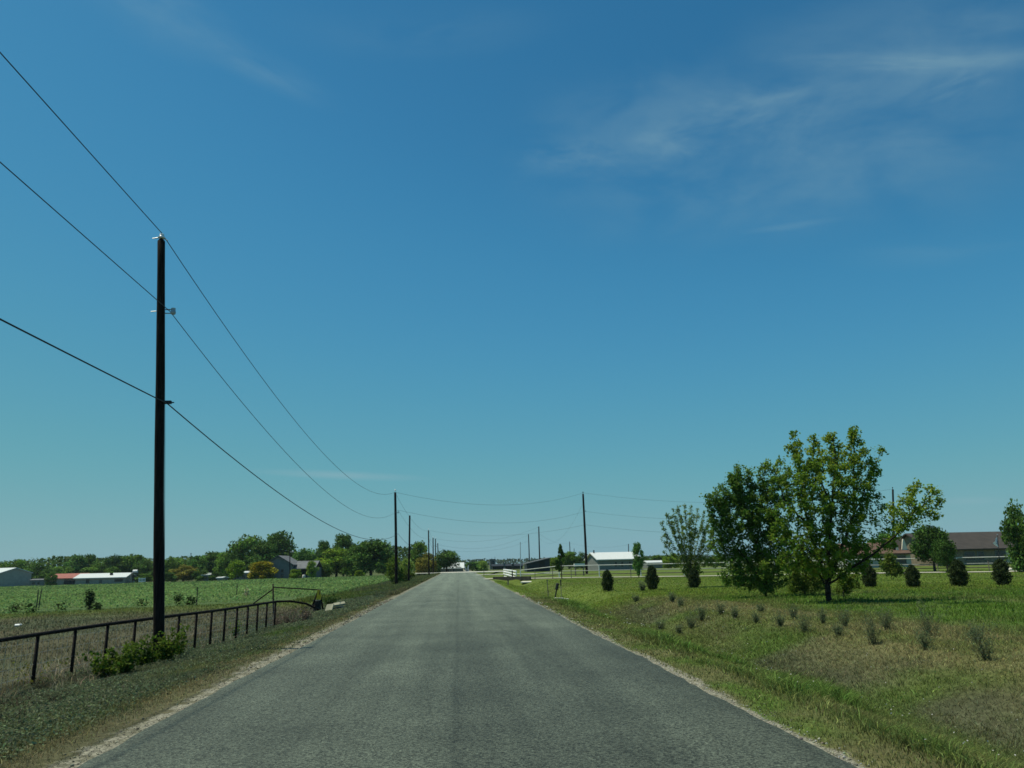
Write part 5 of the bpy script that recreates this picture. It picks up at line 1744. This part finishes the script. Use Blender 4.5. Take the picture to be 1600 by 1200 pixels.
# two pale entrance gables on its left
for k, (px, wpx_, top_, lab) in enumerate(((1416, 10, 842, 1), (1404, 8, 850, 0))):
    q = site(px, Y - 8)
    hh_ = P(px, top_, Y - 8)[2] - q[2]
    ww = wpx_ * mpx(Y - 8)
    rr = empty('entrance_gable', tuple(q), ('taller' if lab else 'lower') + ' pale stone entrance gable at the left end of the brown roofed house', 'gable', 'pale stone entrance gables')
    mb = MB(); mb.prism([(-ww / 2, -.1), (-ww * .22, -.1), (-ww * .22, hh_ * .52), (ww * .22, hh_ * .52), (ww * .22, -.1), (ww / 2, -.1), (ww / 2, hh_ * .5), (ww * .12, hh_ * .9), (0, hh_), (-ww * .12, hh_ * .9), (-ww / 2, hh_ * .5)], -.2, .2)
    mb.build('wall', M_STONE, rr)
    mb = MB(); mb.prism([(-ww * .62, hh_ * .46), (0, hh_ * 1.03), (ww * .62, hh_ * .46), (ww * .62, hh_ * .52), (0, hh_ * 1.09), (-ww * .62, hh_ * .52)], .21, 5.0)
    mb.build('roof', M_BROWNROOF, rr)
# rust roofed house behind the big tree
Y = 104; s = mpx(Y); p = site(1350, Y)
eav = P(1350, 866, Y)[2] - p[2]; rid = P(1350, 851, Y + 4)[2] - p[2]
gable('rust_roofed_house', 'low house with a rust brown roof half hidden by the open tree', 'house', tuple(p), R(-3), 92 * s, 10, eav, rid, M_PALEWALL, M_REDBROWNROOF,
      wins=[(-26 * s, .55 * eav, 1.3, 1.0), (30 * s, .55 * eav, 1.3, 1.0)], doors=[(8 * s, 26 * s, eav * .8, M_IRON)], over=.5)
# flag on its pole
p = site(1560.5, 68); 
root = empty('flagpole', tuple(p), 'thin dark flagpole on the lawn near the right edge', 'flagpole')
tt = P(1558.5, 836, 68) - p
mb = MB(); mb.tube([(0, 0, -.1), tuple(tt)], [.045, .03], 8); mb.build('shaft', M_IRON, root)
mb = MB(); mb.tube([tuple(tt), tuple(tt + np.array([0, 0, .08]))], [.05, .03], 8); mb.build('finial', M_GALV, root)
a = P(1558.6, 838.5, 68); 
root = empty('flag', tuple(a), 'white flag with a small dark mark hanging from the flagpole', 'flag')
fs = mpx(68)
fv, ff = [], []
nu, nv = 9, 11
for i in range(nu):
    for j in range(nv):
        u = i / (nu - 1); v = j / (nv - 1)
        half = (1 - u) * 9.0 + .5
        zc = -9.5 - 1.0 * u
        z = (zc + (0.5 - v) * 2 * half) * fs
        x = -u * 8.5 * fs - .015
        y = .07 * math.sin(u * 7 + v * 2.5)
        fv.append((x, y, z))
for i in range(nu - 1):
    for j in range(nv - 1):
        ff.append((i * nv + j, i * nv + j + 1, (i + 1) * nv + j + 1, (i + 1) * nv + j))
mb = MB(); mb.add(fv, ff)
mb.add([(x, y + .012, z) for x, y, z in fv], [tuple(reversed(q)) for q in ff])
mb.build('cloth', M_FLAG, root, smooth=True)
for dx, dz, w_, h_ in ((-3.0, -8.5, 1.2, 1.6), (-4.6, -10.6, 1.6, .8), (-2.8, -11.5, 1.4, .7)):
    mb = MB(); mb.box((dx * fs, -.085, dz * fs), (w_ * fs, .012, h_ * fs)); mb.build('mark', M_DKBLUE, root)
# white objects left on the drive edge
p = G(1578, 891.5)
root = empty('landscape_rocks', tuple(p), 'pale low rocks at the drive edge near the flagpole', 'rocks')
for k, (dx, r_) in enumerate(((-.35, .17), (.05, .22), (.45, .15))):
    mb = MB(); mb.tube([(dx, 0, -.05), (dx + .02, 0, r_ * .5), (dx, .02, r_ * .9), (dx, 0, r_)], [r_ * 1.2, r_ * 1.25, r_ * .8, r_ * .3], 8); mb.build('rock', M_CONC, root)

# ---------------------------------------------------------------- the air between here and the horizon
mb = MB(); mb.box((0, 2300, 6.4), (7200, 4900, 19.6))
m, nt, out = new_mat('air')
pv = nt.nodes.new('ShaderNodeVolumePrincipled')
pv.inputs['Color'].default_value = (.62, .80, .86, 1); pv.inputs['Density'].default_value = HAZE; pv.inputs['Anisotropy'].default_value = .2
link(nt, pv.outputs[0], out.inputs['Volume'])
tag(mb.build('haze', m), kind='stuff')

# ---------------------------------------------------------------- light, sky, camera
SUN_EL = R(67); sun_xy = np.array([-.90, .14]); sun_xy /= np.linalg.norm(sun_xy)
to_sun = Vector((sun_xy[0] * math.cos(SUN_EL), sun_xy[1] * math.cos(SUN_EL), math.sin(SUN_EL)))
ld = bpy.data.lights.new('sun', 'SUN'); ld.energy = 4.5; ld.angle = R(.53); ld.color = (1, .955, .76)
lo = bpy.data.objects.new('sun', ld); COL.objects.link(lo)
lo.rotation_euler = (-to_sun).to_track_quat('-Z', 'Y').to_euler()

w = bpy.data.worlds.new('World'); SC.world = w; w.use_nodes = True
nt = w.node_tree; nt.nodes.clear()
out = nt.nodes.new('ShaderNodeOutputWorld'); bgn = nt.nodes.new('ShaderNodeBackground'); bgn.inputs['Strength'].default_value = .10
sky = nt.nodes.new('ShaderNodeTexSky'); sky.sky_type = 'NISHITA'; sky.sun_disc = False
sky.sun_elevation = SUN_EL; sky.sun_rotation = math.atan2(to_sun.x, to_sun.y)
sky.air_density = .8; sky.dust_density = .3; sky.ozone_density = 3; sky.altitude = 200
# the photograph's deep teal sky: grade the sky's own colour channel by channel
v0 = nt.nodes.new('ShaderNodeVectorMath'); v0.operation = 'SCALE'; v0.inputs['Scale'].default_value = .1
nt.links.new(sky.outputs[0], v0.inputs[0])
cvn = nt.nodes.new('ShaderNodeRGBCurve')
PTS = [[(0, 0), (.092, .032), (.130, .056), (.242, .114), (.539, .220), (1, .29)],
       [(0, 0), (.156, .168), (.220, .252), (.385, .352), (.617, .405), (1, .44)],
       [(0, 0), (.309, .350), (.410, .448), (.570, .462), (.640, .450), (1, .46)]]
for ci, pts in enumerate(PTS):
    cu = cvn.mapping.curves[ci]
    while len(cu.points) > 2: cu.points.remove(cu.points[1])
    cu.points[0].location = pts[0]; cu.points[-1].location = pts[-1]
    for p in pts[1:-1]: cu.points.new(*p)
cvn.mapping.update()
nt.links.new(v0.outputs[0], cvn.inputs['Color'])
vm = nt.nodes.new('ShaderNodeVectorMath'); vm.operation = 'SCALE'; vm.inputs['Scale'].default_value = 10
nt.links.new(cvn.outputs[0], vm.inputs[0])
tc = nt.nodes.new('ShaderNodeTexCoord'); sp = nt.nodes.new('ShaderNodeSeparateXYZ'); nt.links.new(tc.outputs['Generated'], sp.inputs[0])
at2 = nt.nodes.new('ShaderNodeMath'); at2.operation = 'ARCTAN2'; nt.links.new(sp.outputs['X'], at2.inputs[0]); nt.links.new(sp.outputs['Y'], at2.inputs[1])
asn = nt.nodes.new('ShaderNodeMath'); asn.operation = 'ARCSINE'; nt.links.new(sp.outputs['Z'], asn.inputs[0])
ae = nt.nodes.new('ShaderNodeCombineXYZ'); nt.links.new(at2.outputs[0], ae.inputs[0]); nt.links.new(asn.outputs[0], ae.inputs[1])


def azel(px, py):
    v = ray(px, py); return math.atan2(v[0], v[1]), math.asin(v[2])


def cloud(px0, py0, px1, py1, wid, strength, nscale, streak, lo_=.42, hi=.75):
    """a wisp of cirrus between two directions of the sky"""
    a0, e0 = azel(px0, py0); a1, e1 = azel(px1, py1)
    L = math.hypot(a1 - a0, e1 - e0) / 2; ang = math.atan2(e1 - e0, a1 - a0)
    mp = nt.nodes.new('ShaderNodeMapping'); mp.vector_type = 'TEXTURE'
    mp.inputs['Location'].default_value = ((a0 + a1) / 2, (e0 + e1) / 2, 0); mp.inputs['Rotation'].default_value = (0, 0, ang)
    mp.inputs['Scale'].default_value = (L, wid / 1200, 1)
    nt.links.new(ae.outputs[0], mp.inputs[0])
    ln = nt.nodes.new('ShaderNodeVectorMath'); ln.operation = 'LENGTH'; nt.links.new(mp.outputs[0], ln.inputs[0])
    mr = nt.nodes.new('ShaderNodeMapRange'); mr.interpolation_type = 'SMOOTHSTEP'
    mr.inputs['From Min'].default_value = 1.15; mr.inputs['From Max'].default_value = 0.0
    nt.links.new(ln.outputs['Value'], mr.inputs['Value'])
    m2 = nt.nodes.new('ShaderNodeMapping'); m2.vector_type = 'TEXTURE'; m2.inputs['Rotation'].default_value = (0, 0, ang); m2.inputs['Scale'].default_value = (1 / nscale, 1 / (nscale * streak), 1)
    m2.inputs['Location'].default_value = (px0 * .013, py0 * .017, 0)
    nt.links.new(ae.outputs[0], m2.inputs[0])
    no = nt.nodes.new('ShaderNodeTexNoise'); no.inputs['Scale'].default_value = 1; no.inputs['Detail'].default_value = 7; no.inputs['Roughness'].default_value = .58
    no.inputs['Distortion'].default_value = .35
    nt.links.new(m2.outputs[0], no.inputs['Vector'])
    r2 = nt.nodes.new('ShaderNodeMapRange'); r2.interpolation_type = 'SMOOTHSTEP'; r2.inputs['From Min'].default_value = lo_; r2.inputs['From Max'].default_value = hi
    r2.inputs['To Max'].default_value = strength
    nt.links.new(no.outputs['Fac'], r2.inputs['Value'])
    mu = nt.nodes.new('ShaderNodeMath'); mu.operation = 'MULTIPLY'; nt.links.new(mr.outputs[0], mu.inputs[0]); nt.links.new(r2.outputs[0], mu.inputs[1])
    return mu.outputs[0]


cl = [cloud(760, 240, 1560, 150, 160, .34, 6, 2.2, .32, .78),
      cloud(1080, 180, 1760, 110, 190, .34, 5, 2.0, .28, .78),
      cloud(780, 245, 1010, 240, 36, .24, 12, 3, .36, .76),
      cloud(980, 215, 1110, 240, 24, .24, 12, 3, .34, .74),
      cloud(960, 225, 1380, 110, 46, .20, 9, 5, .34, .74),
      cloud(1180, 88, 1800, 66, 20, .30, 6, 7, .26, .68),
      cloud(1400, 165, 1600, 95, 30, .26, 10, 5, .36, .76),
      cloud(1340, 70, 1760, 10, 70, .22, 5, 3, .30, .78),
      cloud(100, -40, 400, 75, 50, .22, 7, 3.5, .26, .78),
      cloud(240, 10, 540, 165, 30, .20, 7, 5, .26, .76),
      cloud(400, 40, 900, 25, 40, .10, 5, 4, .32, .72),
      cloud(380, 735, 680, 748, 8, .50, 5, 4, .16, .52),
      cloud(1150, 364, 1340, 338, 7, .13, 6, 6, .22, .62),
      cloud(1450, 784, 1580, 781, 7, .30, 6, 3, .20, .58),
      cloud(1280, 405, 1660, 370, 26, .08, 6, 5, .28, .7),
      cloud(690, 850, 850, 838, 26, .22, 8, 2, .25, .70)]
acc = cl[0]
for c in cl[1:]:
    s1 = nt.nodes.new('ShaderNodeMath'); s1.operation = 'ADD'; s1.use_clamp = True
    nt.links.new(acc, s1.inputs[0]); nt.links.new(c, s1.inputs[1]); acc = s1.outputs[0]
mx = nt.nodes.new('ShaderNodeMix'); mx.data_type = 'RGBA'
nt.links.new(acc, mx.inputs['Factor']); nt.links.new(vm.outputs[0], mx.inputs['A'])
mx.inputs['B'].default_value = (2.6, 4.3, 4.9, 1)
nt.links.new(mx.outputs['Result'], bgn.inputs['Color']); nt.links.new(bgn.outputs[0], out.inputs[0])

cd = bpy.data.cameras.new('camera'); cam = bpy.data.objects.new('camera', cd); COL.objects.link(cam)
cd.sensor_fit = 'HORIZONTAL'; cd.sensor_width = 36; cd.lens = 36 * F / 1600
cd.clip_start = .1; cd.clip_end = 20000
mw = Matrix.Identity(4)
for i in range(3):
    for j in range(3): mw[i][j] = M3[i][j]
    mw[i][3] = CAM[i]
cam.matrix_world = mw
SC.camera = cam
SC.view_settings.view_transform = 'Standard'; SC.view_settings.look = 'None'
SC.view_settings.exposure = 0.0; SC.view_settings.gamma = 1.0
SC.cycles.max_bounces = 6; SC.cycles.transparent_max_bounces = 8
SC.cycles.use_denoising = True
SC.cycles.denoiser = 'OPENIMAGEDENOISE'
SC.cycles.filter_width = 1.6
